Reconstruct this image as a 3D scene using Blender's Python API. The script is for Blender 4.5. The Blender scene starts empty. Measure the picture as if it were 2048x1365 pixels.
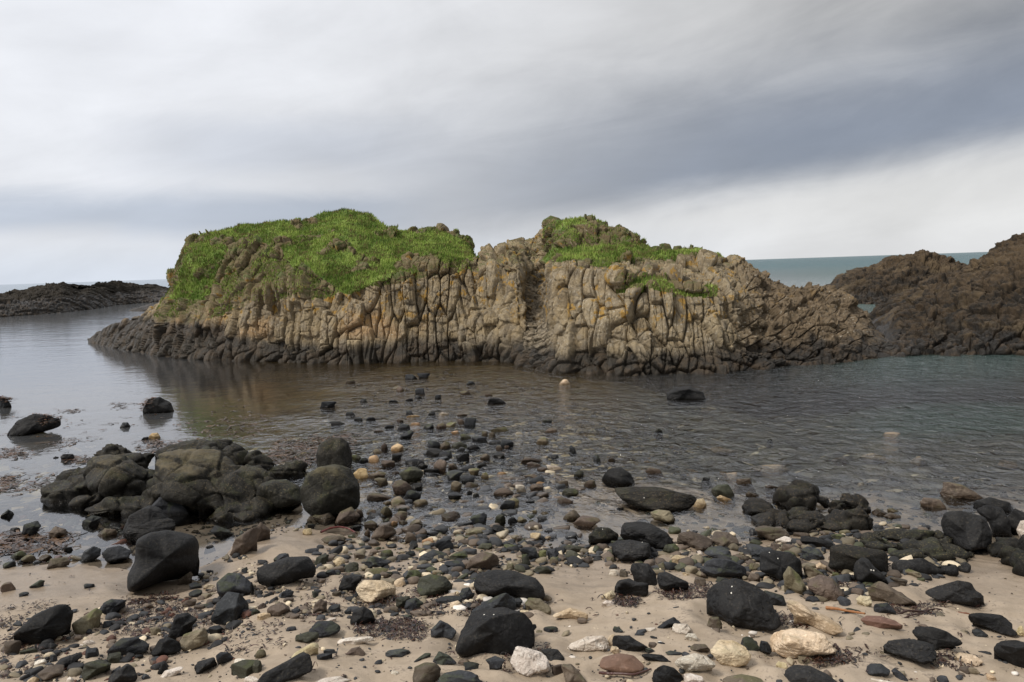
import bpy, bmesh, math, random
import numpy as np
from mathutils import Matrix, Vector
R = math.radians
SC = bpy.context.scene
COL = SC.collection

# ------------------------------------------------------------------ camera
F = 1707.0; CX, CY = 1024.0, 682.5          # focal length and centre in photo pixels
CAMZ = 2.6
PITCH = math.atan(147.0/F); ROLL = math.atan(0.0333)
right0 = np.array([1., 0, 0]); fwd = np.array([0, math.cos(PITCH), -math.sin(PITCH)])
up0 = np.array([0, math.sin(PITCH), math.cos(PITCH)])
right = math.cos(ROLL)*right0 - math.sin(ROLL)*up0
upv = math.cos(ROLL)*up0 + math.sin(ROLL)*right0
C0 = np.array([0, 0, CAMZ])
cam_d = bpy.data.cameras.new("camera"); cam = bpy.data.objects.new("camera", cam_d); COL.objects.link(cam)
m = Matrix(((right[0], upv[0], -fwd[0], 0), (right[1], upv[1], -fwd[1], 0), (right[2], upv[2], -fwd[2], CAMZ), (0, 0, 0, 1)))
cam.matrix_world = m
cam_d.sensor_width = 36.0; cam_d.lens = 36.0*F/2048.0; cam_d.clip_end = 20000; cam_d.clip_start = 0.1
SC.camera = cam

# ------------------------------------------------------------------ node helper
class NT:
    def __init__(s, tree):
        s.t = tree; s.n = tree.nodes; s.l = tree.links
    def node(s, typ, **kw):
        nd = s.n.new(typ)
        for k, v in kw.items(): setattr(nd, k, v)
        return nd
    def put(s, sock, v):
        if isinstance(v, E): v = v.s
        if hasattr(v, 'is_output'): s.l.new(v, sock)
        elif v is not None:
            if isinstance(v, (tuple, list)) and len(v) == 3 and sock.type == 'RGBA': v = (*v, 1)
            sock.default_value = v
    def math(s, op, a, b=None, c=None, clamp=False):
        nd = s.node('ShaderNodeMath', operation=op, use_clamp=clamp)
        s.put(nd.inputs[0], a)
        if b is not None: s.put(nd.inputs[1], b)
        if c is not None: s.put(nd.inputs[2], c)
        return E(s, nd.outputs[0])
    def smooth(s, a, lo, hi, o0=0.0, o1=1.0):
        nd = s.node('ShaderNodeMapRange', interpolation_type='SMOOTHSTEP')
        for i, v in enumerate((a, lo, hi, o0, o1)): s.put(nd.inputs[i], v)
        return E(s, nd.outputs[0])
    def mix(s, f, a, b, typ='MIX'):
        nd = s.node('ShaderNodeMix', data_type='RGBA', blend_type=typ)
        s.put(nd.inputs[0], f); s.put(nd.inputs[6], a); s.put(nd.inputs[7], b)
        return E(s, nd.outputs[2])
    def noise(s, vec, scale, detail=4, rough=.55, dist=0.0, out=0):
        nd = s.node('ShaderNodeTexNoise')
        s.put(nd.inputs['Vector'], vec); s.put(nd.inputs['Scale'], scale); s.put(nd.inputs['Detail'], detail)
        s.put(nd.inputs['Roughness'], rough); s.put(nd.inputs['Distortion'], dist)
        return E(s, nd.outputs[out])
    def voro(s, vec, scale, feature='F1', out=0, rnd=1.0):
        nd = s.node('ShaderNodeTexVoronoi', feature=feature)
        s.put(nd.inputs['Vector'], vec); s.put(nd.inputs['Scale'], scale); s.put(nd.inputs['Randomness'], rnd)
        return E(s, nd.outputs[out])
    def mapping(s, vec, scale=(1, 1, 1), loc=(0, 0, 0), rot=(0, 0, 0)):
        nd = s.node('ShaderNodeMapping'); s.put(nd.inputs[0], vec)
        nd.inputs['Scale'].default_value = scale; nd.inputs['Location'].default_value = loc; nd.inputs['Rotation'].default_value = rot
        return E(s, nd.outputs[0])
    def xyz(s, vec):
        nd = s.node('ShaderNodeSeparateXYZ'); s.put(nd.inputs[0], vec)
        return [E(s, o) for o in nd.outputs]
    def comb(s, x, y, z):
        nd = s.node('ShaderNodeCombineXYZ')
        for i, v in enumerate((x, y, z)): s.put(nd.inputs[i], v)
        return E(s, nd.outputs[0])
    def attr(s, name, out='Fac'):
        nd = s.node('ShaderNodeAttribute', attribute_name=name)
        return E(s, nd.outputs[out])
    def bump(s, h, strength, dist, normal=None):
        nd = s.node('ShaderNodeBump'); s.put(nd.inputs['Height'], h); s.put(nd.inputs['Strength'], strength)
        s.put(nd.inputs['Distance'], dist)
        if normal is not None: s.put(nd.inputs['Normal'], normal)
        return E(s, nd.outputs[0])
class E:
    def __init__(s, nt, sock): s.nt = nt; s.s = sock
    def __add__(s, o): return s.nt.math('ADD', s, o)
    def __sub__(s, o): return s.nt.math('SUBTRACT', s, o)
    def __rsub__(s, o): return s.nt.math('SUBTRACT', o, s)
    def __mul__(s, o): return s.nt.math('MULTIPLY', s, o)
    def __truediv__(s, o): return s.nt.math('DIVIDE', s, o)
    __radd__ = __add__; __rmul__ = __mul__

def srgb(r, g, b):
    f = lambda c: (c/12.92 if c <= .04045 else ((c+.055)/1.055)**2.4)
    return tuple(f(x/255.) for x in (r, g, b))

# ------------------------------------------------------------------ world: overcast sky with a dark cloud bank
SUN_EL, SUN_AZ = 50.0, 238.0       # azimuth clockwise from +Y (view direction): behind the camera, a little left
w = bpy.data.worlds.new("World"); SC.world = w; w.use_nodes = True
wt = NT(w.node_tree); w.node_tree.nodes.clear()
wo = wt.node('ShaderNodeOutputWorld')
sky = wt.node('ShaderNodeTexSky', sky_type='NISHITA', sun_disc=False)
sky.sun_elevation = R(SUN_EL); sky.sun_rotation = R(SUN_AZ)
bg1 = wt.node('ShaderNodeBackground'); wt.l.new(sky.outputs[0], bg1.inputs[0]); bg1.inputs[1].default_value = 0.08
tc = wt.node('ShaderNodeTexCoord')
dx, dy, dz = wt.xyz(tc.outputs['Generated'])
az = wt.math('ARCTAN2', dx, dy) * (180/math.pi)
el = wt.math('ARCSINE', dz) * (180/math.pi)
p1 = wt.comb(az*0.060, el*0.115 - az*0.014, 0.0)
n1 = wt.noise(p1, 1.6, 7, .55, .35) - 0.5           # soft billows, flattened
n2 = wt.noise(wt.comb(az*0.040+3.1, el*0.17 - az*0.02, 2.0), 1.9, 8, .58, .7) - 0.5   # long streaks
n3 = wt.noise(wt.comb(az*0.022+7.7, el*0.07, 5.0), 1.5, 3, .5) - 0.5
elow = az*0.117 + 2.2 + n1*1.8 + n2*1.0
rel = el - elow
band = wt.smooth(rel, -1.0, 2.2) * wt.smooth(rel + n1*5.0 + n2*4.0, 2.5, 12.0, 1.0, 0.0)
band = band * wt.smooth(az + n1*14.0, -26.0, 20.0, 0.10, 1.0)
thin = wt.smooth(el + n1*2.0 + az*0.02, 1.5, 3.2) * wt.smooth(el + n2*2.5, 4.0, 6.0, 1.0, 0.0) * wt.smooth(az, -12.0, -2.0, 1.0, 0.0)
thin2 = wt.smooth(el + n1*3.0, 5.5, 7.5) * wt.smooth(el + n2*2.5, 8.5, 10.5, 1.0, 0.0) * wt.smooth(az, -28.0, -17.0, 0.0, 1.0) * wt.smooth(az, -12.0, 0.0, 1.0, 0.0)
hi_l = srgb(215, 217, 222); hi_r = srgb(203, 203, 203)
base = wt.mix(wt.smooth(az, -30.0, 30.0), hi_l, hi_r)
base = wt.mix(wt.smooth(el, 0.0, 3.5, 0.55, 0.0)*wt.smooth(az, -5, 20, 1.0, 0.15), base, srgb(196, 207, 222))
base = wt.mix(wt.math('MULTIPLY', thin, 0.62), base, srgb(158, 170, 188))
base = wt.mix(wt.math('MULTIPLY', thin2, 0.35), base, srgb(165, 174, 190))
base = wt.mix(wt.math('MULTIPLY', band, 0.9), base, srgb(121, 130, 146))
gain = 1.04 + n2*0.20 + n1*0.42 + n3*0.30
gain = gain + wt.smooth(az, 2.0, 14.0)*wt.smooth(el, 6.0, 2.0)*0.10 + wt.smooth(az, 6.0, -24.0)*wt.smooth(el, 1.0, 9.0, .45, 1.0)*0.11 - wt.smooth(az, 0.0, 30.0)*wt.smooth(el, 7.0, 15.0)*0.32
gain = gain * wt.smooth(el, 12.0, 34.0, 1.0, 1.5)
gain = gain * wt.smooth(wt.math('ABSOLUTE', az), 60.0, 150.0, 1.0, .80)
mm = wt.node('ShaderNodeVectorMath', operation='SCALE'); wt.put(mm.inputs[0], base); wt.put(mm.inputs['Scale'], gain)
bg2 = wt.node('ShaderNodeBackground'); wt.l.new(mm.outputs[0], bg2.inputs[0]); bg2.inputs[1].default_value = 1.0
mx = wt.node('ShaderNodeMixShader'); mx.inputs[0].default_value = 0.95
wt.l.new(bg1.outputs[0], mx.inputs[1]); wt.l.new(bg2.outputs[0], mx.inputs[2]); wt.l.new(mx.outputs[0], wo.inputs[0])

sl = bpy.data.lights.new("sun", 'SUN'); sl.energy = 2.5; sl.angle = R(14); sl.color = (1.0, 0.93, 0.82)
so = bpy.data.objects.new("sun", sl); COL.objects.link(so)
sd = Vector((math.sin(R(SUN_AZ))*math.cos(R(SUN_EL)), math.cos(R(SUN_AZ))*math.cos(R(SUN_EL)), math.sin(R(SUN_EL))))
so.rotation_euler = sd.to_track_quat('Z', 'Y').to_euler()

vs = SC.view_settings; vs.view_transform = 'Standard'; vs.look = 'None'; vs.gamma = 1; vs.exposure = 0.14
SC.cycles.max_bounces = 6; SC.cycles.transparent_max_bounces = 6

# ------------------------------------------------------------------ numpy helpers
def hsh(ix, iy, iz, seed=0):
    with np.errstate(over='ignore'):
        h = (ix.astype(np.int64)*73856093) ^ (iy.astype(np.int64)*19349663) ^ (iz.astype(np.int64)*83492791) ^ (seed*2654435761 & 0xffffffff)
        h = (h & 0xffffffff).astype(np.uint64)
        h = (h ^ (h >> np.uint64(15)))*np.uint64(2246822519) & np.uint64(0xffffffff)
        h = (h ^ (h >> np.uint64(13)))*np.uint64(3266489917) & np.uint64(0xffffffff)
        h = h ^ (h >> np.uint64(16))
    return h.astype(np.float64)/4294967295.0
def vnoise(x, y, z, seed=0):
    x = np.asarray(x, float); y = np.asarray(y, float) + 0*x; z = np.asarray(z, float) + 0*x
    ix, iy, iz = np.floor(x), np.floor(y), np.floor(z)
    fx, fy, fz = x-ix, y-iy, z-iz
    fx = fx*fx*(3-2*fx); fy = fy*fy*(3-2*fy); fz = fz*fz*(3-2*fz)
    r = 0
    for a in (0, 1):
        for b in (0, 1):
            for c in (0, 1):
                r = r + hsh(ix+a, iy+b, iz+c, seed)*(fx if a else 1-fx)*(fy if b else 1-fy)*(fz if c else 1-fz)
    return r*2-1
def fbm(x, y, z, octv=4, seed=0, gain=.5):
    r = 0; a = 1; s = 1; t = 0
    for i in range(octv):
        r = r + a*vnoise(x*s, y*s, z*s, seed+i*17); t += a; a *= gain; s *= 2.03
    return r/t
def voronoi2(x, y, seed=0):
    ix, iy = np.floor(x), np.floor(y)
    f1 = np.full(x.shape, 9.); f2 = np.full(x.shape, 9.); cid = np.zeros(x.shape)
    for a in (-1, 0, 1):
        for b in (-1, 0, 1):
            cx, cy = ix+a, iy+b
            px = cx + .5 + .85*(hsh(cx, cy, cx*0, seed)-.5); py = cy + .5 + .85*(hsh(cx, cy, cx*0, seed+5)-.5)
            d = np.hypot(px-x, py-y)
            nf = d < f1
            f2 = np.where(nf, f1, np.minimum(f2, d)); cid = np.where(nf, hsh(cx, cy, cx*0, seed+9), cid); f1 = np.where(nf, d, f1)
    return f1, f2, cid
def sstep(x, a, b):
    t = np.clip((x-a)/(b-a), 0, 1); return t*t*(3-2*t)
def ray(u, v):
    u = np.asarray(u, float); v = np.asarray(v, float)
    return fwd + ((u-CX)/F)[..., None]*right + ((CY-v)/F)[..., None]*upv
def on_plane(u, v, z=0.0):
    d = ray(u, v); t = (z-CAMZ)/d[..., 2]; return C0 + d*t[..., None]
def project(P):
    q = np.asarray(P) - C0; zf = q@fwd
    return CX + F*(q@right)/zf, CY - F*(q@upv)/zf
def in_poly(x, y, poly):
    r = np.zeros(np.shape(x), bool); n = len(poly)
    for i in range(n):
        x1, y1 = poly[i]; x2, y2 = poly[(i+1) % n]
        if y1 == y2: continue
        c = ((y1 > y) != (y2 > y)) & (x < (x2-x1)*(y-y1)/(y2-y1)+x1)
        r ^= c
    return r
def mesh_obj(name, verts, faces, mat, parent=None, smooth=True, attrs=None, loc=None):
    me = bpy.data.meshes.new(name)
    verts = np.asarray(verts, np.float32); faces = np.asarray(faces, np.int32)
    k = faces.shape[1]
    me.vertices.add(len(verts)); me.vertices.foreach_set('co', verts.ravel())
    me.loops.add(faces.size); me.loops.foreach_set('vertex_index', faces.ravel())
    me.polygons.add(len(faces)); me.polygons.foreach_set('loop_start', np.arange(0, faces.size, k, dtype=np.int32))
    me.polygons.foreach_set('use_smooth', np.full(len(faces), smooth, bool))
    me.update(calc_edges=True)
    for an, av in (attrs or {}).items():
        av = np.asarray(av, np.float32)
        if av.ndim == 1:
            a = me.attributes.new(an, 'FLOAT', 'POINT'); a.data.foreach_set('value', av)
        else:
            a = me.attributes.new(an, 'FLOAT_COLOR', 'POINT')
            a.data.foreach_set('color', np.hstack([av, np.ones((len(av), 1), np.float32)]).astype(np.float32).ravel())
    if mat: me.materials.append(mat)
    o = bpy.data.objects.new(name, me); COL.objects.link(o)
    if loc is not None: o.location = loc
    if parent: o.parent = parent
    return o
def grid_faces(nu, nv):
    i = np.arange(nu*nv).reshape(nu, nv)
    return np.stack([i[:-1, :-1], i[1:, :-1], i[1:, 1:], i[:-1, 1:]], -1).reshape(-1, 4)
def tag(o, label=None, cat=None, group=None, kind=None):
    if label: o['label'] = label
    if cat: o['category'] = cat
    if group: o['group'] = group
    if kind: o['kind'] = kind
    return o
def empty(name, loc=(0, 0, 0)):
    o = bpy.data.objects.new(name, None); o.empty_display_size = .3; o.location = loc; COL.objects.link(o); return o

# ------------------------------------------------------------------ materials
def new_mat(name):
    ma = bpy.data.materials.new(name); ma.use_nodes = True
    t = NT(ma.node_tree); ma.node_tree.nodes.clear()
    out = t.node('ShaderNodeOutputMaterial'); b = t.node('ShaderNodeBsdfPrincipled'); t.l.new(b.outputs[0], out.inputs[0])
    return ma, t, b, out

def boulder_mat(name, c1, c2, c3, speck=0.0, speck_col=(.4, .36, .3), rough=.62, bump=.5, moss=0.0, fine=1.0, vary=.3, crust=0.0):
    ma, t, b, out = new_mat(name)
    tc = t.node('ShaderNodeTexCoord'); oc = E(t, tc.outputs['Object'])
    oi = t.node('ShaderNodeObjectInfo'); rnd = E(t, oi.outputs['Random'])
    off = t.node('ShaderNodeVectorMath', operation='ADD'); t.put(off.inputs[0], oc); t.put(off.inputs[1], t.comb(rnd*31, rnd*17, rnd*7))
    P = E(t, off.outputs[0])
    geo = t.node('ShaderNodeNewGeometry'); gx, gy, gz = t.xyz(geo.outputs['Position']); nx, ny, nz = t.xyz(geo.outputs['Normal'])
    a = t.noise(P, 3.5, 6, .6, .3); f = t.noise(P, 38, 5, .65); g = t.noise(P, 11, 5, .6, .6)
    col = t.mix(t.smooth(a, .35, .65), c1, c2)
    col = t.mix(t.smooth(g, .55, .75)*0.7, col, c3)
    col = t.mix(t.smooth(f, .5, .72)*.45, col, tuple(min(1, x*1.8+.02) for x in c2))
    if speck > 0:
        sp = t.smooth(t.noise(P, 60, 3, .7), .56, .64) * t.smooth(nz + (a-.5)*1.6, .25, .8) * speck
        col = t.mix(sp, col, speck_col)
    if moss > 0:
        mo = t.smooth(t.noise(P, 5, 4, .6) + (nz-0.4)*.1, .54, .66) * moss
        col = t.mix(mo, col, (.075, .085, .022))
    if crust > 0:
        cr_ = t.smooth(gz + (a-.5)*.5 + (g-.5)*.2, .36, .60)*t.smooth(nz + (g-.5)*.8, .35, .9)*.75
        col = t.mix(cr_, col, t.mix(f, (.055, .045, .026), (.15, .12, .070)))
    hsv = t.node('ShaderNodeHueSaturation'); t.put(hsv.inputs['Color'], col); t.put(hsv.inputs['Value'], rnd*vary*2 + (1-vary))
    t.put(hsv.inputs['Hue'], t.math('FRACT', rnd*7.3)*.03+.485)
    wet = t.smooth(gz + (a-.5)*.06, .015, .07, 1.0, 0.0)
    colw = t.mix(wet, E(t, hsv.outputs[0]), t.mix(1.0, E(t, hsv.outputs[0]), (.42, .38, .33), 'MULTIPLY'))
    t.put(b.inputs['Base Color'], colw)
    t.put(b.inputs['Roughness'], t.smooth(wet, 0, 1, rough, .25) + (f-.5)*.25)
    b.inputs['Specular IOR Level'].default_value = .16
    ck = t.voro(P, 4.0, 'DISTANCE_TO_EDGE')
    h = f*.35 + g*.8 + t.noise(P, 120, 2, .6)*.12 + t.smooth(ck + (g-.5)*.1, 0, .05)*.15
    t.put(b.inputs['Normal'], t.bump(h, bump, .018*fine))
    return ma
def s3(r, g, b, k=1.0): return tuple(x*k for x in srgb(r, g, b))
MATS = {
 'K': boulder_mat('black_basalt', (.0085, .0085, .009), (.017, .0165, .0165), (.007, .0065, .006), bump=.8, speck=.25, speck_col=(.10, .085, .06)),
 'D': boulder_mat('dark_grey_basalt', (.019, .0205, .0235), (.036, .038, .042), (.013, .013, .013), bump=.8, moss=.25),
 'B': boulder_mat('brown_grey_stone', (.066, .051, .040), (.105, .082, .062), (.038, .031, .025), bump=.7, moss=.3),
 'T': boulder_mat('olive_tan_stone', (.105, .088, .058), (.165, .14, .095), (.062, .053, .036), bump=.7, moss=.6),
 'C': boulder_mat('cream_limestone', (.38, .29, .175), (.54, .45, .32), (.24, .165, .065), rough=.8, bump=.9, moss=.25, fine=1.5, vary=.15),
 'W': boulder_mat('white_limestone', (.44, .38, .31), (.62, .56, .49), (.25, .20, .15), rough=.85, bump=1.0, fine=1.8, vary=.12),
 'O': boulder_mat('ochre_stone', (.34, .225, .12), (.48, .36, .22), (.24, .14, .065), rough=.7, bump=.7, vary=.15),
 'G': boulder_mat('weedy_green_stone', (.030, .030, .022), (.052, .052, .036), (.028, .034, .015), bump=.8, moss=.5),
 'M': boulder_mat('red_brown_cobble', (.115, .070, .048), (.155, .095, .065), (.085, .065, .045), bump=.18, rough=.5, vary=.1),
 'S': boulder_mat('barnacled_basalt', (.0095, .009, .008), (.019, .017, .013), (.007, .007, .0065), speck=.6, speck_col=(.13, .10, .055), bump=.9, moss=.10, crust=1.0),
}

# ------------------------------------------------------------------ beach, sea bed
WL = [(-900, 1160), (-400, 1150), (0, 1137), (110, 1130), (250, 1135), (330, 1143), (405, 1143), (450, 1110), (480, 1078), (560, 1052), (660, 1066), (740, 1090),
      (850, 1078), (960, 1072), (1040, 1084), (1130, 1098), (1180, 1102), (1230, 1084), (1380, 1064), (1480, 1088), (1540, 1078),
      (1620, 1056), (1750, 1046), (1850, 1064), (1950, 1085), (2048, 1088), (2400, 1096), (3000, 1100)]
_w = on_plane([p[0] for p in WL], [p[1] for p in WL])
WLA, WLY = _w[:, 0]/_w[:, 1], _w[:, 1]
_o = np.argsort(WLA); WLA, WLY = WLA[_o], WLY[_o]
def ground(x, y):
    x = np.asarray(x, float); y = np.asarray(y, float)
    a = x/np.maximum(np.abs(y), 1.5)
    yw = np.interp(a, WLA, WLY)
    s = yw - y; s = np.where(s < -1, -1 + (s+1)*(1-sstep(-s, 1, 3)) + (8.6-y+1)*sstep(-s, 1, 3), s)
    n = fbm(x*.9, y*.9, 0*x+3, 3, 11)
    n2_ = fbm(x*3.1, y*3.1, 0*x+5, 3, 12)
    land = .09*s + .022*np.clip(s, 0, 3)*0 + .035*n*np.clip(s*2+.3, 0, 1) + .010*n2_*np.clip(s*3+.4, 0, 1)
    sh = sstep(a, -.30, -.14)*(1-sstep(a, .10, .32))          # the shallow stony spit in the middle
    deep = -(.008*sh + .10*(1-sh))*np.abs(s) - .035*sh*sstep(-s, 0, .6) - .25*sstep(np.abs(s), 1, 10)*sstep(a, .12, .35)
    sea = np.maximum(deep, -.12 - 1.1*(1-sh)) + (.03*n + .02*n2_)*np.clip(-s*1.5, 0, 1)
    z = np.where(s > 0, np.minimum(land, 1.0), sea)
    far = sstep(y, 26, 60)
    return z*(1-far) - 4.0*far
def ray_ground(u, v, lift=0.0):
    d = ray(u, v); d = d/np.linalg.norm(d); lo, t = 1.0, 1.0
    while t < 80:
        p = C0 + d*t
        if p[2] < max(float(ground(p[0], p[1])), -.02) + lift: break
        lo = t; t += .15
    for _ in range(14):
        mid = (lo+t)/2; p = C0 + d*mid
        if p[2] < max(float(ground(p[0], p[1])), -.02) + lift: t = mid
        else: lo = mid
    return C0 + d*t

def build_ground():
    # polar sheet, dense near the camera, reaching the horizon
    ang = np.concatenate([np.linspace(-180, -44, 40)[:-1], np.linspace(-44, 44, 620), np.linspace(44, 180, 40)[1:]])
    rr = np.concatenate([np.linspace(.05, 2.5, 12)[:-1], np.linspace(2.5, 14, 560)[:-1], np.geomspace(14, 60, 130)[:-1], np.geomspace(60, 9000, 20)])
    A, RR = np.meshgrid(np.radians(ang), rr, indexing='ij')
    x, y = RR*np.sin(A), RR*np.cos(A)
    z = ground(x, y)
    z = np.where(y < 0, np.minimum(1.0, .09*12 + .02*np.abs(y)), z)
    z = np.where(RR > 60, np.minimum(z, np.where(y > 5, -4, z)), z)
    back = sstep(-y, 0, 3); z = z*(1-back) + back*(.9+.02*np.clip(-y, 0, 60))
    fine = fbm(x*9, y*9, 0*x, 3, 21)*.006 + fbm(x*28, y*28, 0*x, 2, 22)*.0022
    rip = np.sin((y*1.0 + .35*x + .5*fbm(x*1.2, y*1.2, 0*x, 2, 31))*26)*.0035*sstep(fbm(x*.7, y*.7, 0*x, 2, 33), -.1, .4)
    near = 1-sstep(RR, 12, 30)
    z = z + (fine+rip)*near*(z > -.05)
    return mesh_obj('beach_sand', np.stack([x, y, z], -1).reshape(-1, 3), grid_faces(*x.shape)[:, ::-1], None)
ma, t, b, out = new_mat('sand_and_seabed')
geo = t.node('ShaderNodeNewGeometry'); Pp = E(t, geo.outputs['Position']); gx, gy, gz = t.xyz(geo.outputs['Position'])
nA = t.noise(Pp, .9, 5, .6); nB = t.noise(Pp, 5, 6, .65); nC = t.noise(Pp, 140, 3, .7); nD = t.noise(Pp, 34, 5, .7)
sand = t.mix(t.smooth(nB, .3, .7), (.305, .243, .178), (.375, .304, .230))
sand = t.mix(t.smooth(nA, .48, .68)*.35, sand, (.29, .235, .18))
sand = t.mix(t.smooth(nC, .6, .75)*.45, sand, (.10, .085, .07))
sand = t.mix(t.smooth(nC, .3, .22)*.4, sand, (.60, .53, .43))
grit = t.smooth(nD + (nB-.5)*.8, .60, .70)*.6
sand = t.mix(grit, sand, (.13, .105, .085))
sand = t.mix(t.smooth(t.noise(t.mapping(Pp, (.6, 1.6, 1), rot=(0, 0, .3)), 1.6, 6, .65, .5), .50, .66)*.5, sand, (.215, .172, .130))
damp = t.smooth(gz + (nA-.5)*.10 + (nB-.5)*.05, .03, .20, 1.0, 0.0)*t.smooth(gz, -.02, .005, .35, 1.0)
sand = t.mix(damp*.55, sand, t.mix(1.0, sand, (.50, .46, .43), 'MULTIPLY'))
# sea bed: brown weed over stones in the middle and left, grey sand and pale stones to the right, teal sand far right
lr = gx/t.math('MAXIMUM', gy, 3.0)
weed = t.mix(t.smooth(t.noise(Pp, 1.3, 6, .65, .8), .4, .62), (.150, .098, .030), (.070, .043, .016))
weed = t.mix(t.smooth(t.noise(Pp, 2.6, 5, .6), .56, .66), weed, (.13, .12, .045))
peb = t.voro(t.mapping(Pp, (1, 1, 0)), 7.0, 'F1', 1)
pr, pg, pb = t.xyz(peb.s)
pebc = t.mix(t.smooth(pr, .2, .9), (.045, .045, .045), (.16, .14, .11))
pebc = t.mix(t.smooth(pg, .84, .86), pebc, (.55, .44, .26))
bedL = t.mix(t.smooth(t.noise(Pp, .8, 5, .7, .5) + t.smooth(gy, 12, 20, -.10, .30), .44, .54), pebc, weed)
bedR = t.mix(t.smooth(t.noise(Pp, 2.2, 6, .7), .4, .62), (.060, .060, .056), (.15, .14, .115))
bedR = t.mix(t.smooth(t.noise(t.mapping(Pp, (.8, 1.2, 0)), 3.2, 2, .4), .66, .69)*.9, bedR, (.46, .40, .29))
teal = t.smooth(gy + (nA-.5)*5, 14.5, 20.0) * t.smooth(lr, .33, .52)
bedR = t.mix(teal, bedR, (.11, .20, .18))
bed = t.mix(t.smooth(lr + (nA-.5)*.22, .06, .24), bedL, bedR)
uw = t.smooth(gz + (nB-.5)*.07 + (nA-.5)*.06 + t.smooth(gy, 9.6, 12.0, .06, -.30), -.09, -.05, 1.0, 0.0)
t.put(b.inputs['Base Color'], t.mix(uw, sand, bed))
t.put(b.inputs['Roughness'], t.smooth(damp, 0, 1, .92, .38))
b.inputs['Specular IOR Level'].default_value = .4
t.put(b.inputs['Normal'], t.bump(nC*.25 + nD*.7 + nB*1.3, .55, .012))
g_ = build_ground(); g_.data.materials.append(ma); tag(g_, kind='structure')

# ------------------------------------------------------------------ the sea
ma, t, b, out = new_mat('sea_water')
t.n.remove(b)
geo = t.node('ShaderNodeNewGeometry'); Pp = E(t, geo.outputs['Position']); gx, gy, gz = t.xyz(geo.outputs['Position'])
lr = gx/t.math('MAXIMUM', gy, 3.0)
d_ = t.math('MAXIMUM', gy, 1.0)
rip = t.noise(t.mapping(Pp, (1.2, .9, 1), rot=(0, 0, .35)), 3.4, 4, .6, .6)
rip2 = t.noise(t.mapping(Pp, (.8, 1.0, 1), rot=(0, 0, -.2)), 1.3, 4, .6, .3)
rip3 = t.noise(t.mapping(Pp, (1.0, 2.6, 1)), .25, 5, .6, .3)
calm = t.smooth(lr + (t.noise(Pp, .25, 2, .5)-.5)*.3, -.34, -.12, .04, 1.0)      # sheltered, smoother water to the left
edge = t.smooth(gy, 7.8, 10.8, .10, 1.0)
fa = t.smooth(gy, 20, 80, 1.0, .35)
hh = (rip*1.5*calm + rip2*1.0*t.smooth(calm, .1, 1, .14, 1.0))*edge*fa + rip3*3.2*t.smooth(gy, 15, 60)*t.smooth(lr, -.36, -.15, .15, 1.0)
bmp = t.bump(hh, 1.0, t.smooth(lr, -.1, .2, .075, .115))
fr = t.node('ShaderNodeFresnel'); fr.inputs[0].default_value = 1.58; t.put(fr.inputs[1], bmp)
gl = t.node('ShaderNodeBsdfGlossy'); t.put(gl.inputs['Normal'], bmp); gl.inputs['Roughness'].default_value = .07
gl.inputs[0].default_value = (.96, .97, 1, 1)
tr = t.node('ShaderNodeBsdfTransparent'); tr.inputs[0].default_value = (.82, .86, .80, 1)
di = t.node('ShaderNodeBsdfDiffuse')
# body colour of deep water (light scattered back by the water itself)
t.put(di.inputs[0], t.mix(t.smooth(gy, 40, 300), t.mix(t.smooth(lr, .2, .45)*t.smooth(gy, 14, 19), t.mix(t.smooth(gy, 13.5, 18.5)*t.smooth(lr, .22, .02)*t.smooth(lr, -.40, -.26), (.125, .128, .132), (.115, .078, .032)), (.060, .10, .090)), (.04, .095, .105)))
deepm = t.smooth(gy, 22, 45)
deepr = t.smooth(lr + (t.noise(Pp, .3, 3, .6)-.5)*.2, .22, .5)*t.smooth(gy, 12, 21)*.5
dl = t.smooth(lr, -.30, -.42)*t.smooth(gy, 9, 15)*.4
dm = t.math('MAXIMUM', t.math('MAXIMUM', t.math('MAXIMUM', deepm, deepr), dl), t.smooth(gy, 9.5, 18, .0, .20)*t.smooth(lr, .30, .05, .6, 1.0))
t.put(tr.inputs[0], t.mix(t.smooth(gy, 9, 12.5), (.94, .95, .94), (.86, .88, .82)))
m1 = t.node('ShaderNodeMixShader'); t.put(m1.inputs[0], dm); t.l.new(tr.outputs[0], m1.inputs[1]); t.l.new(di.outputs[0], m1.inputs[2])
m2 = t.node('ShaderNodeMixShader'); fre = E(t, fr.outputs[0])*t.smooth(gy, 30, 140, 1.0, t.smooth(lr, -.3, .3, .8, .42)); t.put(m2.inputs[0], fre); t.l.new(m1.outputs[0], m2.inputs[1]); t.l.new(gl.outputs[0], m2.inputs[2])
t.l.new(m2.outputs[0], out.inputs[0])
S_ = 12000
xs = np.array([-S_, -60, -12, 12, 60, S_], float); ys = np.array([2.5, 8, 25, 80, 400, S_], float)
X, Y = np.meshgrid(xs, ys, indexing='ij')
sea = mesh_obj('sea_water', np.stack([X, Y, 0*X], -1).reshape(-1, 3), grid_faces(*X.shape)[:, ::-1][:, ::-1], ma); tag(sea, kind='structure')
if sea.data.polygons[0].normal.z < 0: sea.data.flip_normals()

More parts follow.
